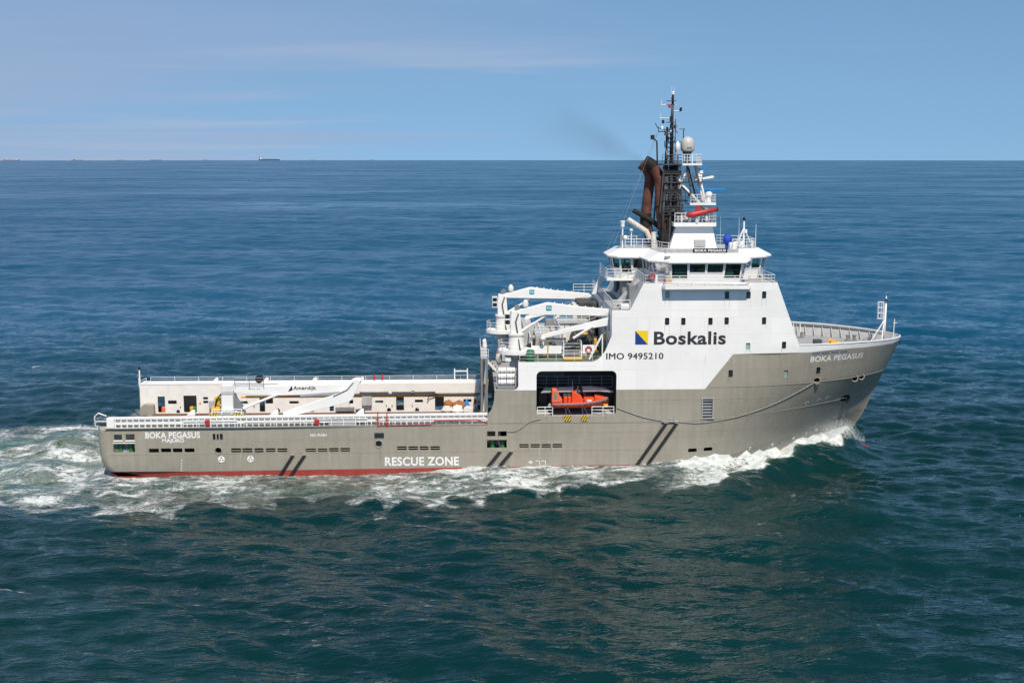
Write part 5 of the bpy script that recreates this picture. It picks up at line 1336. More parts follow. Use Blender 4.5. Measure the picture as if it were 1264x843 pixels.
# ------------------------------------------------------------------ the two big knuckle-boom cranes
def big_crane(name, ys, x0, zbase, label_text=True):
    c = empty(name, ship); y = ys
    m = MB(); m.lathe((x0, y, zbase), [(0.75, 0), (0.75, 2.9), (0.98, 3.0), (0.98, 3.5), (0.9, 3.6)], 20); m.build("pedestal", 'light_grey', c, smooth='auto')
    z = zbase + 3.6
    m = MB(); m.prism_xy([(x0 + 2.1 * math.cos(rad(a)), y + 1.9 * math.sin(rad(a))) for a in range(0, 360, 20)], z - 0.1, z + 0.28); m.build("platform", 'white', c)
    railing(c, [(x0 + 2.0 * math.cos(rad(a)), y + 1.8 * math.sin(rad(a)), z + 0.28) for a in range(90, 275, 26)], 0.95, 3, 1.0, 0.03)
    m = MB(); m.lathe((x0, y, z + 0.28), [(0.85, 0), (0.9, 0.3), (0.85, 0.4), (0.85, 1.55), (0.95, 1.6), (0.95, 1.8), (0.7, 1.85)], 20); m.build("slewing_ring", 'white_worn', c, smooth='auto')
    m = MB(); m.prism_xz([(x0 - 0.65, z + 2.1), (x0 + 0.6, z + 2.1), (x0 + 0.45, z + 4.0), (x0 + 0.25, z + 4.6), (x0 - 0.55, z + 4.6), (x0 - 0.65, z + 3.4)], y - 0.55, y + 0.55); m.build("column", 'white', c, bevel=0.05)
    zt = z + 4.3
    m = MB(); m.prism_xz([(x0 - 0.55, zt - 0.1), (x0 + 0.1, zt + 0.35), (x0 + 1.6, zt + 0.68), (x0 + 3.2, zt + 1.12), (x0 + 3.5, zt + 1.16), (x0 + 6.5, zt + 0.72), (x0 + 10.6, zt + 0.35), (x0 + 10.9, zt + 0.1), (x0 + 10.6, zt - 0.35), (x0 + 0.6, zt - 0.12)], y - 0.38, y + 0.38); m.build("main_boom", 'white', c, bevel=0.04)
    m = MB(); m.tube([(x0 + 0.55, y - 0.1, z + 2.3), (x0 + 2.0, y - 0.1, z + 3.2)], 0.17, 10); m.tube([(x0 + 2.0, y - 0.1, z + 3.2), (x0 + 3.3, y - 0.1, z + 4.05)], 0.12, 10); m.build("luffing_cylinder", 'white_worn', c, smooth='auto')
    m = MB(); m.prism_xz([(x0 + 10.7, zt + 0.15), (x0 + 10.9, zt - 0.5), (x0 + 10.4, zt - 1.3), (x0 + 6.5, zt - 1.9), (x0 + 2.9, zt - 2.75), (x0 + 2.75, zt - 2.35), (x0 + 6.5, zt - 1.35), (x0 + 10.1, zt - 0.45)], y - 0.72, y - 0.40); m.build("jib", 'white', c, bevel=0.04)
    m = MB(); m.ball((x0 + 2.9, y - 0.56, zt - 2.75), 0.32, 10); m.build("hook_block", 'white_worn', c, smooth=True)
    m = MB(); m.tube([(x0 + 6.2, y - 0.9, zt - 2.7), (x0 + 8.3, y - 0.9, zt - 1.4)], 0.15, 10); m.build("jib_cylinder", 'white_worn', c, smooth='auto')
    m = MB(); m.box(x0 + 3.25, x0 + 3.85, y - 0.40, y - 0.384, zt + 0.30, zt + 0.86); m.build("maker_plate", 'teal', c)
    lettering("TTS", x0 + 3.33, zt + 0.48, 0.44, 0.2, 'lettering_white', c, 0.03, plane=y - 0.405)
    m = MB(); m.lathe((x0 + 1.0, y - 0.1, zt + 0.6), [(0.12, 0), (0.3, 0.15), (0.34, 0.5), (0.22, 0.8), (0.05, 0.9)], 10); m.build("boom_lamp", 'white_worn', c, smooth='auto')
    m = MB(); m.box(x0 - 1.3, x0 - 0.66, y - 0.4, y + 0.4, z + 3.0, z + 4.3); cab = m.build("control_cab_frame", 'white', c)
    for zz_ in (3.12, 3.75):
        m = MB(); m.box(x0 - 1.25, x0 - 0.72, y - 0.42, y - 0.395, z + zz_, z + zz_ + 0.45); m.build("cab_window", 'port_glass', c)
    m = MB(); m.tube([(x0 + 0.2, y - 0.6, z + 4.3), (x0 - 0.1, y - 0.62, z + 3.4), (x0 + 0.1, y - 0.62, z + 2.2), (x0 + 0.3, y - 0.9, z + 0.8), (x0 + 0.6, y - 1.2, z - 0.6)], 0.08, 6); m.build("hose", 'dark_grey', c, smooth=True)
    m = MB(); m.tube([(x0 + 2.9, y - 0.56, zt - 2.6), (x0 + 7.0, y - 0.56, zt - 1.1), (x0 + 10.6, y - 0.56, zt + 0.3)], 0.025, 5); m.build("hoist_wire", 'steel', c)
    m = MB(); m.lathe((x0 + 0.1, y, zt + 0.6), [(0.3, -0.35), (0.3, -0.3), (0.18, -0.28), (0.18, 0.28), (0.3, 0.3), (0.3, 0.35)], 12, 'y'); m.build("hoist_drum", 'mid_grey', c, smooth='auto')
    for k in range(7):
        xx = x0 + 4.2 + k * 0.85; m = MB(); m.box(xx - 0.05, xx + 0.05, y - 0.15, y + 0.05, zt + 0.95 - k * 0.11, zt + 1.20 - k * 0.11); m.build("boom_lug", 'white', c)
    return c
big_crane("knuckle_boom_crane", -8.0, 45.45, 9.4)
big_crane("knuckle_boom_crane", 8.0, 44.40, 9.4)

# ---- knuckle crane travelling on the starboard cargo rail
kc = empty("rail_crane", ship)
m = MB(); m.box(12.3, 15.8, -10.3, -9.0, 6.62, 6.9); m.build("carriage", 'light_grey', kc, bevel=0.03)
for x in (12.5, 15.2):
    m = MB(); m.box(x - 0.4, x + 0.5, -10.4, -9.1, 6.52, 6.75); m.build("carriage_foot", 'hazard_stripes', kc)
m = MB(); m.box(13.35, 14.75, -10.2, -9.0, 6.9, 9.05); m.build("column", 'light_grey', kc, bevel=0.06)
m = MB(); m.box(13.45, 14.65, -10.24, -10.2, 7.0, 8.75); m.build("column_door", 'white', kc, bevel=0.01)
m = MB(); m.prism_xz([(14.7, 6.95), (15.75, 6.95), (15.5, 7.6), (15.0, 8.3), (14.7, 9.3)], -9.9, -9.2); m.build("boom_foot", 'mid_grey', kc, bevel=0.04)
m = MB(); m.box(13.4, 14.7, -10.1, -9.1, 9.05, 9.85); m.build("winch_head", 'white_worn', kc, bevel=0.08)
m = MB(); m.prism_xz([(14.5, 9.75), (14.5, 8.95), (16.5, 8.75), (19.8, 8.62), (25.8, 8.75), (28.2, 9.75), (28.65, 10.2), (28.4, 10.5), (27.9, 10.5), (26.6, 9.85), (20.0, 9.75), (16.0, 9.65)], -9.85, -9.25); m.build("main_boom", 'white', kc, bevel=0.05)
m = MB(); m.prism_xz([(28.5, 10.3), (28.0, 10.55), (27.4, 10.1), (26.6, 9.1), (20.6, 7.05), (20.0, 6.75), (20.2, 6.35), (21.4, 6.55), (27.0, 7.9), (27.5, 8.2), (28.0, 9.2)], -10.40, -9.9); m.build("jib", 'white', kc, bevel=0.05)
m = MB(); m.tube([(15.7, -10.0, 7.25), (17.5, -9.95, 8.0)], 0.17, 10); m.tube([(17.5, -9.95, 8.0), (19.4, -9.95, 8.75)], 0.14, 10); m.build("luffing_cylinder", 'white', kc, smooth='auto')
m = MB(); m.tube([(21.9, -9.95, 8.55), (26.2, -9.98, 8.85)], 0.2, 10); m.build("jib_cylinder", 'steel', kc, smooth='auto')
m = MB(); m.tube([(27.7, -10.42, 10.1), (27.0, -10.43, 9.3), (25.5, -10.43, 8.6)], 0.05, 6); m.build("hose", 'dark_grey', kc, smooth=True)
m = MB(); m.tube([(12.6, -10.1, 7.0), (12.9, -10.2, 8.3), (13.4, -10.25, 8.9)], 0.08, 6); m.build("hose", 'black', kc, smooth=True)
m = MB(); m.box(12.3, 13.2, -10.2, -9.4, 6.95, 7.5); m.build("valve_block", 'yellow', kc, bevel=0.05)
m = MB(); m.box(12.6, 13.2, -10.0, -9.3, 7.6, 8.5); m.build("hose_reel", 'yellow', kc, bevel=0.1)
railing(kc, [(14.9, -10.1, 9.75), (18.0, -10.1, 9.72)], 0.9, 3, 1.5, 0.04, 'mid_grey')
railing(kc, [(12.4, -10.45, 6.7), (15.6, -10.45, 6.7)], 0.55, 2, 1.1, 0.05, 'white')
m = MB(); m.lathe((17.4, -9.2, 10.35), [(0.05, -0.35), (0.42, -0.3), (0.45, 0), (0.42, 0.3), (0.05, 0.35)], 14, 'y'); m.build("cable_drum", 'black', kc, smooth='auto')
m = MB(); m.add([(20.55, -9.865, 9.05), (21.0, -9.865, 9.72), (21.05, -9.865, 9.2)], [(0, 1, 2)]); m.build("maker_mark", 'black', kc)
lettering("Amerdijk", 21.1, 9.26, 2.5, 0.40, 'black', kc, 0.02, plane=-9.866, skew=0.15)
lettering("SWL 3T", 16.3, 9.3, 1.3, 0.16, 'mid_grey', kc, 0.0, plane=-9.866)

# ------------------------------------------------------------------ winch deck gear
wd = empty("winch_deck_gear", ship)
def gear(name, mat, *boxes, bevel=0.03):
    mm = MB()
    for b in boxes: mm.box(*b)
    return mm.build(name, mat, wd, bevel=bevel)
for x0, x1 in ((47.2, 48.85), (49.0, 50.5)):
    gear("bulwark_panel", 'white', (x0, x1, -8.05, -7.95, 12.75, 13.65), bevel=0.0)
gear("panel_post", 'yellow', (48.88, 48.98, -8.1, -7.9, 12.25, 14.0))
gear("yellow_sill", 'yellow', (50.6, 52.6, -9.6, -9.2, 12.3, 12.55))
for k in range(5): gear("step", 'light_grey', (50.6, 52.5, -9.0 + 0.3 * k, -8.6 + 0.3 * k, 12.45 + k * 0.34, 12.52 + k * 0.34), bevel=0.0)
for x in (50.55, 52.5): gear("step_side", 'white', (x, x + 0.1, -9.1, -8.9, 12.3, 14.2), (x, x + 0.1, -7.5, -7.3, 12.3, 14.3), (x, x + 0.1, -9.1, -7.3, 14.15, 14.25), bevel=0.0)
gear("buoy_board", 'white', (52.7, 54.0, -8.9, -8.8, 12.9, 13.85), bevel=0.0)
m = MB(); m.bar((53.4, -9.4, 12.3), (54.8, -9.4, 15.0), 0.1, 0.1); m.bar((53.4, -8.8, 12.3), (54.8, -8.8, 15.0), 0.1, 0.1); m.box(54.75, 54.87, -9.45, -9.35, 12.3, 15.1)
for k in range(7): t = (k + 0.7) / 7.5; m.tube([(53.4 + 1.4 * t, -9.4, 12.3 + 2.7 * t), (53.4 + 1.4 * t, -8.8, 12.3 + 2.7 * t)], 0.05, 5)
m.build("inclined_ladder", 'white', wd)
gear("deck_container", 'white_worn', (50.7, 54.0, -0.8, 2.5, 12.25, 15.15), bevel=0.04)
for k in range(3): gear("container_vent", 'mid_grey', (51.3 + k * 0.7, 51.4 + k * 0.7, -0.83, -0.8, 14.6, 14.95), bevel=0.0)
gear("container_roof", 'light_grey', (50.5, 54.2, -1.0, 2.7, 15.15, 15.3))
gear("grey_house", 'light_grey', (47.8, 50.6, -3.6, 6.5, 12.25, 14.2))
gear("grey_house", 'mid_grey', (48.6, 51.2, -6.4, -4.2, 12.25, 14.0))
gear("machinery_casing", 'light_grey', (46.6, 47.7, -1.0, 9.0, 12.25, 14.6))
gear("machinery_cabinet", 'mid_grey', (49.4, 50.3, 3.0, 5.0, 14.2, 15.0))
gear("stack_casing", 'sooty_grey', (53.2, 55.5, 2.8, 7.2, 12.25, 17.2), bevel=0.1)
gear("stack_casing", 'canvas', (52.6, 53.2, 3.0, 6.0, 14.5, 16.9), bevel=0.25)
for k in range(9):
    m = MB(); m.tube([(46.9 + 0.75 * k, -5.2 - 0.6 * (k % 3), 12.25), (46.9 + 0.75 * k, -5.2 - 0.6 * (k % 3), 12.8 + 0.35 * ((k * 5) % 4))], 0.14, 8); m.build("bitt", 'mid_grey', wd, smooth='auto')
ww = empty("towing_winch", ship)
m = MB(); m.lathe((53.0, -4.6, 13.5), [(1.2, -0.1), (1.2, 0.0), (0.55, 0.02), (0.55, 2.6), (1.2, 2.62), (1.2, 2.72)], 20, 'y'); m.build("drum", 'dark_grey', ww, smooth='auto')
m = MB(); m.box(51.8, 54.3, -4.9, -1.7, 12.25, 12.6); m.build("bed", 'yellow', ww, bevel=0.04)
m = MB(); m.tube([(51.6, -5.0, 13.1), (52.4, -5.1, 14.3), (53.6, -5.1, 14.6)], 0.12, 8); m.build("brake_lever", 'yellow', ww)
for x, y, z in ((47.6, -6.6, 13.2), (50.2, -6.2, 12.8), (49.2, -4.0, 14.3), (53.2, -6.9, 13.0), (52.2, -7.0, 13.6)):
    m = MB(); m.box(x - 0.12, x + 0.12, y - 0.12, y + 0.12, 12.25, z); m.box(x - 0.25, x + 0.25, y - 0.2, y + 0.2, z, z + 0.25); m.build("yellow_valve", 'yellow', wd)
railing(wd, [(45.7, -10.85, 12.35), (53.6, -10.85, 12.35)], 1.0, 3, 1.9, 0.02)
railing(wd, [(45.7, 10.85, 12.35), (55.5, 10.85, 12.35)], 1.0, 3, 1.5, 0.032)
railing(wd, [(52.9, 6.0, 17.95), (55.5, 6.0, 17.95)], 1.05, 3, 1.2, 0.032)
# raft station aft of the winch deck
rs = empty("raft_station", ship)
m = MB(); m.box(43.2, 45.4, -10.2, -8.3, 9.25, 9.5); m.build("rack_base", 'mid_grey', rs)
for x in (43.25, 45.3):
    m = MB(); m.box(x - 0.04, x + 0.04, -10.2, -10.1, 9.3, 11.5); m.box(x - 0.04, x + 0.04, -8.4, -8.3, 9.3, 11.5); m.build("rack_post", 'light_grey', rs)
# stairs from the working deck up to the raft deck, with brown treads
m = MB(); m.bar((42.0, 0.5, 10.9), (45.2, 0.5, 7.6), 0.1, 0.3); m.bar((42.0, 1.6, 10.9), (45.2, 1.6, 7.6), 0.1, 0.3); m.build("stair_string", 'white_worn', rs)
for k in range(10):
    m = MB(); m.box(42.1 + k * 0.31, 42.45 + k * 0.31, 0.5, 1.6, 10.75 - k * 0.33, 10.80 - k * 0.33); m.build("tread", 'wood', rs)
m = MB(); m.box(41.6, 42.4, 0.3, 8.8, 10.85, 10.95); m.build("landing", 'light_grey', rs)
railing(rs, [(41.6, 0.3, 10.95), (41.6, 8.8, 10.95)], 1.05, 3, 1.3, 0.032)
railing(rs, [(41.6, 0.3, 10.95), (42.5, 0.3, 10.95)], 1.05, 3, 0.9, 0.032)
for x, y in ((41.7, 0.4), (42.3, 0.4), (41.7, 8.6), (42.3, 8.6)):
    m = MB(); m.box(x - 0.12, x + 0.12, y - 0.12, y + 0.12, 2.72, 10.86); m.build("landing_post", 'mid_grey', rs)
m = MB(); m.box(41.8, 42.3, 6.4, 8.6, 6.7, 10.8); m.build("cable_trunk", 'light_grey', rs)
m = MB(); m.tube([(42.2, 8.4, 11.0), (42.2, 8.4, 11.6)], 0.3, 10); m.ball((42.2, 8.4, 11.7), 0.34, 10); m.build("vent_cowl", 'white', rs, smooth='auto')
m = MB(); m.box(44.2, 44.8, -9.6, -7.2, 12.2, 12.55); m.build("crane_step", 'white', rs)
m = MB(); m.ball((43.6, -5.0, 11.8), 0.55, 12, (0.7, 0.7, 1.5)); m.build("buoy_fender", 'canvas', rs, smooth=True)
m = MB(); m.ball((43.6, -5.0, 12.35), 0.36, 12, (0.8, 0.8, 1.0)); m.build("buoy_cap", 'orange_pale', rs, smooth=True)
m = MB(); m.tube(arc([(46.0, -9.6, 12.0), (45.6, -9.8, 11.5), (45.9, -9.9, 11.0), (45.3, -9.9, 10.4), (45.6, -9.9, 9.6)], 4), 0.07, 6); m.build("hose", 'mid_grey', rs, smooth=True)

# small fittings that crowd the winch deck
cl = random.Random(5)
for k in range(46):
    x, y = cl.uniform(46.6, 55.2), cl.uniform(-7.6, 7.5); h = cl.choice((0.35, 0.6, 0.9, 1.3, 1.9)); w, d = cl.uniform(0.15, 0.5), cl.uniform(0.15, 0.5)
    mt = cl.choice(('light_grey', 'white_worn', 'mid_grey', 'mid_grey', 'dark_grey', 'yellow', 'white', 'rust_pipe', 'sooty_grey'))
    m = MB()
    if k % 3 == 0: m.lathe((x, y, 12.25), [(w * 0.5, 0), (w * 0.5, h), (w * 0.8, h + 0.05), (w * 0.8, h + 0.25), (w * 0.3, h + 0.4)], 10); m.build("ventilator", mt, wd, smooth='auto')
    elif k % 3 == 1: m.box(x - w, x + w, y - d, y + d, 12.25, 12.25 + h); m.build("deck_locker", mt, wd, bevel=0.04)
    else:
        m.tube(arc([(x, y, 12.3), (x + 0.1, y, 12.3 + h), (x + 0.7, y - 0.3, 12.5 + h), (x + 1.3, y - 0.3, 12.3)], 3), 0.06, 6); m.build("hydraulic_hose", mt, wd, smooth=True)
for k in range(6):
    x = 47.2 + k * 1.3; m = MB(); m.tube([(x, -7.2, 12.4), (x, -7.2, 13.9), (x, 5.5, 14.6)], 0.07, 6); m.build("pipe_run", cl.choice(('light_grey', 'mid_grey', 'white_worn')), wd, smooth='auto')
railing(wd, [(47.8, -3.6, 14.2), (50.6, -3.6, 14.2), (50.6, 6.5, 14.2)], 1.0, 3, 1.0, 0.03)
railing(wd, [(50.6, -1.0, 15.3), (54.2, -1.0, 15.3)], 0.9, 3, 1.0, 0.03)
for k in range(14):      # wires and lamps round the after house wall
    y = cl.uniform(-10, 9); z = cl.uniform(13, 17.3)
    m = MB(); m.box(55.45, 55.655, y - cl.uniform(0.1, 0.5), y + cl.uniform(0.1, 0.5), z, z + cl.uniform(0.15, 0.8)); m.build("wall_fitting", cl.choice(('light_grey', 'mid_grey', 'red', 'dark_grey', 'yellow', 'white')), house, bevel=0.02)
# small aerials, lamps and boxes on the mast
for k in range(34):
    z = cl.uniform(26.9, 33.0) if k < 22 else cl.uniform(33.5, 39.5); x = cl.uniform(62.3, 66.2) if k < 22 else cl.uniform(62.5, 64.4); y = cl.uniform(-1.0, 0.9)
    m = MB(); w = cl.uniform(0.06, 0.22); h = cl.uniform(0.15, 0.6)
    if k % 2: m.box(x - w, x + w, y - w, y + w, z, z + h)
    else: m.tube([(x, y, z), (x + cl.uniform(-0.6, 0.6), y, z + cl.uniform(0.3, 1.3))], 0.045, 5)
    m.build("mast_fitting", cl.choice(('soot', 'sooty_grey', 'white_worn', 'light_grey', 'black')), mast)
for z in (34.4, 35.2, 36.4, 38.1, 40.5):
    m = MB(); m.box(62.9, 63.9, -0.4, 0.4, z, z + 0.06); m.build("mast_crosstree", 'soot' if z < 38 else 'sooty_grey', mast)
for dy in (-0.18, 0.18):
    m = MB(); m.tube([(64.0, dy, 26.9), (63.95, dy, 38.5)], 0.025, 5); m.build("ladder_side", 'sooty_grey', mast)
for p, q in (((62.6, -0.9, 33.4), (62.2, -1.0, 28.0)), ((62.2, 0.9, 33.3), (61.8, 0.9, 27.0)), ((65.2, -0.9, 33.3), (65.9, -1.0, 29.0)), ((65.6, 0.8, 33.3), (66.8, 0.9, 29.0))):
    m = MB(); m.tube([p, q], 0.10, 6); m.build("mast_strut", 'sooty_grey', mast)

for k, (x, y, r0) in enumerate(((62.75, -0.5, 0.12), (63.1, -0.75, 0.09), (63.35, -0.8, 0.14), (63.95, -0.75, 0.1), (62.9, 0.4, 0.13), (64.3, 0.5, 0.12), (64.75, -0.3, 0.08))):
    m = MB(); m.tube([(x, y, 24.0), (x + cl.uniform(-0.15, 0.15), y, cl.uniform(30.5, 33.4))], r0, 8); m.build("riser_pipe", 'soot' if k % 2 else 'sooty_grey', mast, smooth='auto')
for z in (28.2, 30.1, 32.2):
    m = MB(); m.box(62.6, 64.6, -0.95, -0.86, z, z + 0.5); m.build("screen_plate", 'soot', mast)

# ------------------------------------------------------------------ loose things on board
# six life raft canisters, two stacks of three
LB = {0: "bottom", 1: "middle", 2: "top"}
for i, x in enumerate((43.85, 44.80)):
    for k in range(3):
        r = empty("life_raft_canister", None, (x, -9.3, 9.52 + k * 0.66))
        tag(r, f"white life raft canister, {LB[k]} one of the {'aft' if i == 0 else 'forward'} stack below the near crane", "life raft", "life raft canisters below the near crane")
        m = MB(); m.lathe((0, 0, 0.33), [(0.05, -0.46), (0.26, -0.44), (0.32, -0.38), (0.32, 0.38), (0.26, 0.44), (0.05, 0.46)], 14, 'x'); m.build("shell", 'white', r, smooth='auto')
        for y in (-0.2, 0.2):
            m = MB(); m.torus((y, 0, 0.33), 0.325, 0.018, 14, 4, 'x'); m.build("strap", 'dark_grey', r)
# lifebuoys
for x, y, z, lab in ((53.35, -8.96, 13.35, "red lifebuoy hung on the white board on the winch deck"), (59.9, -11.0, 21.55, "red and white lifebuoy on the bridge wing rail")):
    b = empty("lifebuoy", None, (x, y, z)); tag(b, lab, "lifebuoy")
    m = MB(); m.torus((0, 0, 0), 0.30, 0.09, 20, 8, 'y'); m.build("ring", 'red', b, smooth=True)
    for a in (45, 135, 225, 315):
        m = MB(); m.torus((0.30 * math.cos(rad(a)), 0, 0.30 * math.sin(rad(a))), 0.085, 0.02, 8, 4, 'x'); m.build("band", 'lettering_white', b)
# green drum on the winch deck edge
d = empty("plastic_drum", None, (46.9, -10.0, 12.22)); tag(d, "dark green plastic drum beside the near crane pedestal", "drum")
m = MB(); m.lathe((0, 0, 0), [(0.38, 0), (0.44, 0.08), (0.44, 0.6), (0.46, 0.63), (0.44, 0.66), (0.44, 1.15), (0.36, 1.25)], 18); m.build("body", 'green', d, smooth='auto')
m = MB(); m.lathe((0, 0, 1.25), [(0.36, 0), (0.34, 0.06)], 18); m.build("lid", 'green', d)
# pile of bags and netting by the far rail
def bag(name, x, y, z, s, mat, lab, seed):
    r2 = random.Random(seed); bm = bmesh.new(); bmesh.ops.create_icosphere(bm, subdivisions=3, radius=1.0)
    for v in bm.verts:
        n = 1 + 0.16 * math.sin(v.co.x * 5 + seed) * math.cos(v.co.y * 4 + seed * 2) + 0.10 * math.sin(v.co.z * 7 + seed) + r2.uniform(-0.03, 0.03)
        v.co = Vector((v.co.x * s[0], v.co.y * s[1], max(v.co.z, -0.75) * s[2])) * n
        v.co.z = max(v.co.z, -0.72 * s[2])
    me = bpy.data.meshes.new(name); bm.to_mesh(me); bm.free(); me.shade_smooth(); me.materials.append(MATS[mat])
    o = bpy.data.objects.new(name, me); COL.objects.link(o); o.location = (x, y, z + 0.72 * s[2])
    tag(o, lab, "bag" if 'net' not in name else "net", "bags and nets piled by the far rail")
bag("cargo_bag", 37.5, 7.6, 2.81, (0.75, 0.6, 0.55), 'canvas', "pale crumpled bag at the left end of the heap by the far rail", 1)
bag("cargo_bag", 38.8, 7.3, 2.81, (0.7, 0.6, 0.62), 'white', "bright white bag in the middle of the heap by the far rail", 2)
bag("cargo_bag", 40.2, 7.5, 2.81, (0.8, 0.6, 0.55), 'canvas', "pale grey bag at the right end of the heap by the far rail", 3)
bag("cargo_net", 37.6, 8.3, 2.81, (0.6, 0.45, 0.95), 'brown_net', "small brown net bundle at the left of the far rail heap", 4)
bag("cargo_net", 39.0, 8.3, 2.81, (0.95, 0.5, 0.90), 'brown_net', "wide brown net bundle behind the white bags by the far rail", 5)
bag("cargo_bag", 39.9, 8.25, 2.81, (0.35, 0.4, 0.98), 'light_blue', "blue bag on top of the heap by the far rail", 6)

# ---- rescue boat in the bay, hung from the davit, bow forward
rb_ = empty("rescue_boat", None, (49.2, -9.75, 6.98))
tag(rb_, "orange fast rescue boat hanging in the open side bay", "boat")
L = 6.3
def sec(t):
    """keel height, chine half width, gunwale half width, gunwale height along the boat"""
    k = 0.03 + 0.55 * max(0, (t - 0.62) / 0.38) ** 2.2; w = 1.08 * (1 - max(0, (t - 0.5) / 0.5) ** 2.4) + 0.02
    g = 0.72 + 0.42 * max(0, (t - 0.35) / 0.65) ** 1.6
    return k, w * 0.82, w, g
m = MB(); N = 22; prev = None
for i in range(N + 1):
    t = i / N; k, c_, w, g = sec(t); x = L * t
    ring = [(x, 0, k), (x, -c_, k + 0.32), (x, -w, g), (x, -w + 0.12, g), (x, -w * 0.8, g - 0.22), (x, w * 0.8, g - 0.22), (x, w - 0.12, g), (x, w, g), (x, c_, k + 0.32)]
    o = len(m.v); m.v += ring
    if prev is not None:
        for j in range(9): m.f.append((prev + j, prev + (j + 1) % 9, o + (j + 1) % 9, o + j)); m.m.append(0)
    else: m.f.append(tuple(range(9))); m.m.append(0)
    prev = o
m.f.append(tuple(prev + j for j in range(9))); m.m.append(0)
m.build("hull", 'orange', rb_, smooth='auto')
for s in (-1, 1):
    m = MB(); m.tube([(L * t, s * (sec(t)[2] + 0.04), sec(t)[3] - 0.06) for t in np.linspace(0, 0.985, 20)], 0.15, 8); m.build("fender_collar", 'fender_mauve', rb_, smooth=True)
m = MB(); m.prism_xz([(0.02, 0.75), (0.05, 2.25), (0.55, 2.25), (0.75, 1.95), (0.95, 1.3), (1.15, 1.2), (1.2, 0.75)], -0.75, 0.75); m.build("engine_hood", 'orange_pale', rb_, bevel=0.10)
m = MB(); m.box(1.35, 1.75, -0.75, 0.75, 0.6, 1.42); m.box(1.80, 2.15, -0.75, 0.75, 0.6, 1.45); m.build("seat_row", 'orange', rb_, bevel=0.08)
m = MB(); m.prism_xz([(2.2, 0.6), (2.25, 1.75), (2.4, 1.98), (2.75, 1.75), (3.2, 1.55), (3.45, 1.1), (3.5, 0.6)], -0.55, 0.55); m.build("console", 'orange', rb_, bevel=0.08)
m = MB(); m.add([(2.85, -0.48, 1.78), (3.2, -0.5, 1.6), (3.2, 0.5, 1.6), (2.85, 0.48, 1.78)], [(0, 1, 2, 3)]); m.build("windscreen", 'port_glass', rb_)
m = MB(); m.box(3.6, 4.7, -0.6, 0.6, 0.6, 1.18); m.build("fore_locker", 'orange', rb_, bevel=0.08)
m = MB(); m.prism_xz([(4.75, 0.7), (4.75, 1.35), (5.0, 1.4), (5.9, 1.22), (6.0, 1.0)], -0.5, 0.5); m.build("bow_cover", 'orange', rb_, bevel=0.08)
m = MB(); m.tube([(2.6, -0.3, 0.7), (2.95, 0, 2.35), (2.6, 0.3, 0.7)], 0.05, 6); m.build("lifting_bridle", 'dark_grey', rb_)
m = MB(); m.tube([(2.95, 0, 2.35), (2.98, 0.4, 2.45)], 0.04, 6); m.build("fall_hook", 'steel', rb_)
for k in range(9):
    t = 0.08 + k * 0.1; m = MB(); q = sec(t); q2 = sec(t + 0.09)
    m.tube(arc([(L * t, -q[2] - 0.2, q[3] - 0.02), (L * (t + 0.045), -q[2] - 0.21, q[3] - 0.2), (L * (t + 0.09), -q2[2] - 0.2, q2[3] - 0.02)], 3), 0.012, 5); m.build("grab_line", 'rope', rb_)
for x0, x1, z in ((1.38, 1.72, 1.42), (1.83, 2.12, 1.45)):
    m = MB(); m.box(x0, x1, -0.7, 0.7, z + 0.005, z + 0.09); m.build("cushion", 'dark_grey', rb_, bevel=0.03)
m = MB(); m.box(3.9, 4.4, -0.605, -0.59, 0.85, 1.05); m.build("reflective_patch", 'lettering_white', rb_)
m = MB(); m.box(0.25, 0.6, -0.765, -0.752, 1.2, 1.9); m.build("hood_vent", 'mid_grey', rb_)
m = MB(); m.tube([(2.35, 0.4, 1.9), (2.35, 0.4, 3.0)], 0.02, 5); m.build("whip_aerial", 'lettering_white', rb_)
m = MB(); m.tube([(-0.05, 0, 0.5), (-0.25, 0, 0.2)], 0.16, 8); m.build("jet_nozzle", 'light_grey', rb_)

# ---- ropes hung along the side: alternating light and dark links
def hung_rope(lab, pts, name="mooring_rope"):
    P = arc(pts, 10); r = empty(name, None, tuple(P[0])); tag(r, lab, "rope")
    t = MB(); t.tube([p - P[0] for p in P], 0.042, 6, cap=False)
    t.m = [(i // 6) % 2 for i in range(len(t.f))]; t.build("strand", ['rope', 'mid_grey'], r)
def on_hull(x, z, o=0.07): return (x, -float(hb(x, z)) - o, z)
hung_rope("pale rope sagging along the grey side from the bow fairlead aft", [on_hull(78.7, 9.6), on_hull(76.5, 8.45), on_hull(74.2, 7.4), on_hull(71.5, 6.5), on_hull(68.8, 5.9), on_hull(65.6, 5.5), on_hull(63.4, 5.62), on_hull(62.4, 5.9)])
hung_rope("pale rope hanging from the boat bay to the long slanted fenders", [on_hull(56.3, 7.25), on_hull(57.6, 6.75), on_hull(59.2, 6.2), on_hull(60.9, 5.85), on_hull(62.3, 5.9)])
hung_rope("thin rope drooping from the boat bay sill towards the stern", [on_hull(48.0, 6.1), on_hull(46.8, 5.75), on_hull(45.9, 5.1), on_hull(45.2, 4.75), on_hull(44.4, 4.7)])

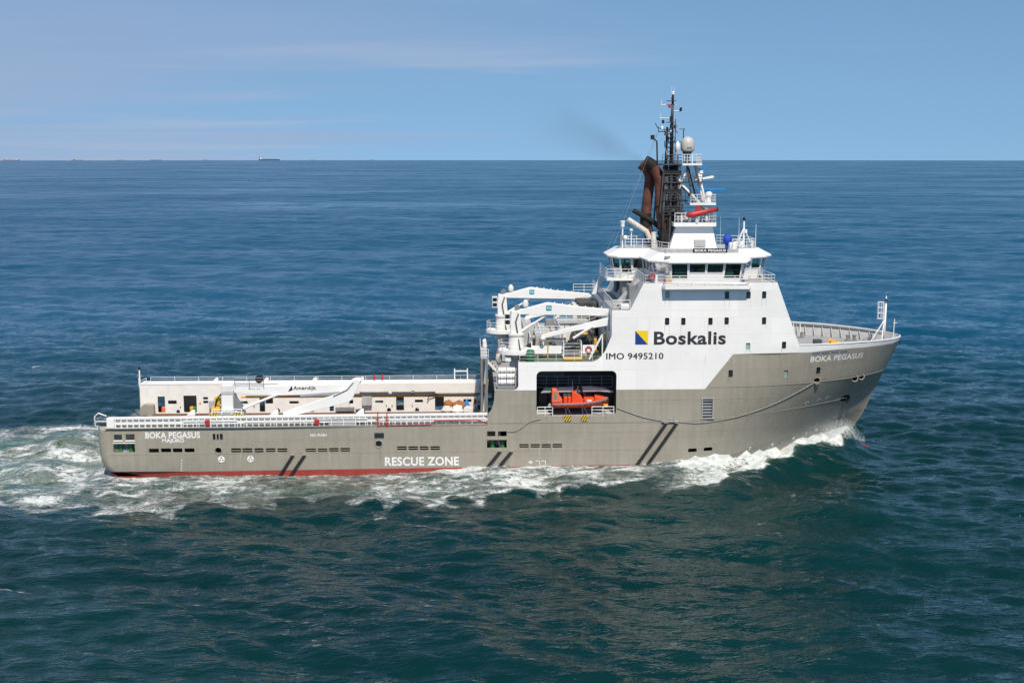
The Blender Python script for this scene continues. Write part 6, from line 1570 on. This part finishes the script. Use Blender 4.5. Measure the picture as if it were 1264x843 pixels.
# ------------------------------------------------------------------ distant ships on the horizon
def far_ship(x, y, length, name, lab, hullm, housem, house_at=0.12, height=1.0, extra=False):
    r = empty(name, None, (x, y, -((x - 40) ** 2 + (y + 141) ** 2) / (2 * EARTH))); tag(r, lab, "ship", "ships on the horizon")
    h = length * 0.055 * height; w = length * 0.15
    m = MB(); pl = [(-length / 2, -w / 2), (length * 0.36, -w / 2), (length / 2, 0), (length * 0.36, w / 2), (-length / 2, w / 2)]
    m.prism_xy(pl, -2, h, [(a * 1.01, b) for a, b in pl]); m.build("hull", hullm, r)
    hx = -length / 2 + length * house_at
    m = MB(); m.box(hx, hx + length * 0.10, -w * 0.42, w * 0.42, h, h * 2.5); m.box(hx + length * 0.01, hx + length * 0.075, -w * 0.5, w * 0.5, h * 2.5, h * 2.9); m.build("deckhouse", housem, r)
    m = MB(); m.box(hx - length * 0.045, hx - length * 0.008, -w * 0.15, w * 0.15, h, h * 2.8); m.build("funnel", hullm, r)
    m = MB(); m.box(length * 0.44, length * 0.445, -w * 0.02, w * 0.02, h, h * 2.1); m.build("foremast", housem, r)
    if extra:
        m = MB(); m.box(length * 0.28, length * 0.42, -w * 0.4, w * 0.4, h, h * 2.1); m.build("fore_house", housem, r)
    m = MB(); m.box(-length * 0.22, length * 0.3, -w * 0.2, w * 0.2, h, h * 1.18); m.build("deck_gear", housem if extra else 'far_grey', r)
def bearing(deg, dist): return 40.3 + dist * math.sin(rad(deg)), -141.3 + dist * math.cos(rad(deg))
for brg, dist, ln, hm, hs, at, ht, ex, lab in (
        (-20.02, 20500, 250, 'far_red', 'far_white', 0.16, 0.75, True, "faint reddish ship with two deckhouses farthest left on the horizon"),
        (-17.37, 20500, 190, 'far_red', 'far_red', 0.2, 0.5, False, "faint low red ship, second from the left on the horizon"),
        (-15.56, 20500, 150, 'far_grey', 'far_white', 0.1, 0.7, False, "small grey ship, third from the left on the horizon"),
        (-14.07, 20500, 180, 'far_blue', 'far_white', 0.12, 0.7, False, "small blue ship with pale house, fourth from the left on the horizon"),
        (-11.94, 20500, 140, 'far_grey', 'far_grey', 0.5, 0.5, False, "barely visible grey ship just left of the large tanker on the horizon"),
        (-9.09, 17500, 285, 'far_blue', 'far_white', 0.04, 1.05, False, "large dark tanker with a white house at its left end on the horizon"),
        (-7.21, 20500, 110, 'far_grey', 'far_white', 0.2, 0.8, False, "tiny pale ship just right of the large tanker on the horizon"),
        (-4.46, 20500, 100, 'far_grey', 'far_grey', 0.5, 0.8, False, "tiny dark ship farthest right on the horizon")):
    x, y = bearing(brg, dist); far_ship(x, y, ln, "cargo_ship", lab, hm, hs, at, ht, ex)

# ------------------------------------------------------------------ exhaust smoke drifting aft
def smoke():
    L = 17.0; m = MB()
    rings = [(0.5, 0.0), (1.0, 1.0), (2.3, 4.0), (4.3, 9.0), (6.0, 14.0), (6.5, 16.5), (4.0, L)]
    m.lathe((0, 0, 0), rings, 20, 'x')
    o = m.build("exhaust_smoke", 'soot', None, smooth=True); o.data.materials.clear()
    o.location = (60.3, 0.6, 33.8); o.rotation_euler = (0, rad(-180 + 24), 0)
    o.rotation_euler = Vector((-0.92, 0.05, 0.40)).to_track_quat('X', 'Z').to_euler()
    tag(o, "thin brown exhaust haze drifting aft from the funnel pipes", "smoke", kind="stuff")
    mt = bpy.data.materials.new("exhaust_haze"); mt.use_nodes = True; nt = mt.node_tree
    nt.nodes.remove(nt.nodes["Principled BSDF"])
    pv = nt.nodes.new("ShaderNodeVolumePrincipled"); pv.inputs["Color"].default_value = (0.18, 0.15, 0.12, 1)
    tc = nt.nodes.new("ShaderNodeTexCoord"); s = nt.nodes.new("ShaderNodeSeparateXYZ"); nt.links.new(tc.outputs["Object"], s.inputs[0])
    rr = nmath(nt, 'SQRT', nmath(nt, 'ADD', nmath(nt, 'MULTIPLY', s.outputs["Y"], s.outputs["Y"]), nmath(nt, 'MULTIPLY', s.outputs["Z"], s.outputs["Z"])))
    lim = nmath(nt, 'ADD', 0.5, nmath(nt, 'MULTIPLY', s.outputs["X"], 0.40))
    edge = nrange(nt, nmath(nt, 'DIVIDE', rr, lim), 1.0, 0.1)
    fade = nrange(nt, s.outputs["X"], 16.0, 0.0, 0.0, 1.0)
    thin = nmath(nt, 'DIVIDE', 1.0, nmath(nt, 'ADD', 1.0, nmath(nt, 'MULTIPLY', s.outputs["X"], 0.22)))
    nn = nrange(nt, nnoise(nt, tc.outputs["Object"], 0.55, 4, 0.6, (0.6, 1, 1), 0.8), 0.3, 0.7, 0.35, 1.0)
    den = nmath(nt, 'MULTIPLY', nmath(nt, 'MULTIPLY', edge, fade), nmath(nt, 'MULTIPLY', thin, nn))
    nt.links.new(nmath(nt, 'MULTIPLY', den, 0.27), pv.inputs["Density"])
    nt.links.new(pv.outputs[0], nt.nodes["Material Output"].inputs["Volume"])
    o.data.materials.append(mt)
smoke()

# ------------------------------------------------------------------ spray thrown up by the bow: thousands of small drops and flecks
def spray():
    g = np.random.default_rng(21); n = 42000
    vs = []; fs = []
    X = np.where(g.random(n) < 0.55, g.normal(83.3, 1.6, n), g.uniform(66, 86, n)); X = np.clip(X, 64, 87.2)
    hmax = np.interp(X, [64, 70, 76, 80, 84, 87.2], [0.4, 0.9, 2.2, 3.6, 3.4, 1.0])
    b = hb(X, 0.8); b = np.where(X > 85, 0, b)
    ec = np.interp(X, [64, 67.4, 70.7, 74.8, 79, 82.9, 86], [9.0, 7.4, 5.4, 3.5, 2.3, 1.7, 0.7])
    e = np.where(g.random(n) < 0.6, np.abs(g.normal(0.15, 0.5, n)) * (0.4 + 0.3 * hmax), ec - np.abs(g.normal(0.3, 0.5, n)))
    Z0 = np.interp(X, [64, 70, 76, 81, 85, 87], [0.3, 0.5, 0.9, 1.4, 1.6, 0.7])
    Z = Z0 + hmax * g.beta(1.0, 2.6, n)
    side = np.where(g.random(n) < 0.8, -1, 1)
    Y = side * (b + np.maximum(e, 0.03) + 0.30 * np.maximum(Z - 1.5, 0) * 0.6)
    S = g.uniform(0.005, 0.016, n)
    T = np.array([(1, 1, 1), (-1, -1, 1), (-1, 1, -1), (1, -1, -1)], float)
    co = np.stack([X, Y, Z], -1)[:, None, :] + T[None] * S[:, None, None] * g.uniform(0.5, 1.4, (n, 4, 3))
    co = co.reshape(-1, 3); o0 = np.arange(n)[:, None] * 4
    tri = np.concatenate([o0 + np.array(t) for t in ((0, 1, 2), (0, 3, 1), (0, 2, 3), (1, 3, 2))], 1).reshape(-1, 3)
    me = bpy.data.meshes.new("bow_spray"); me.from_pydata(co.tolist(), [], tri.tolist())
    mt = bpy.data.materials.new("spray_white"); mt.use_nodes = True; p = mt.node_tree.nodes["Principled BSDF"]
    p.inputs["Base Color"].default_value = (0.85, 0.87, 0.88, 1); p.inputs["Roughness"].default_value = 0.5
    me.materials.append(mt)
    o = bpy.data.objects.new("bow_spray", me); COL.objects.link(o)
    tag(o, "white spray thrown up along the bow", "spray", kind="stuff")
spray()
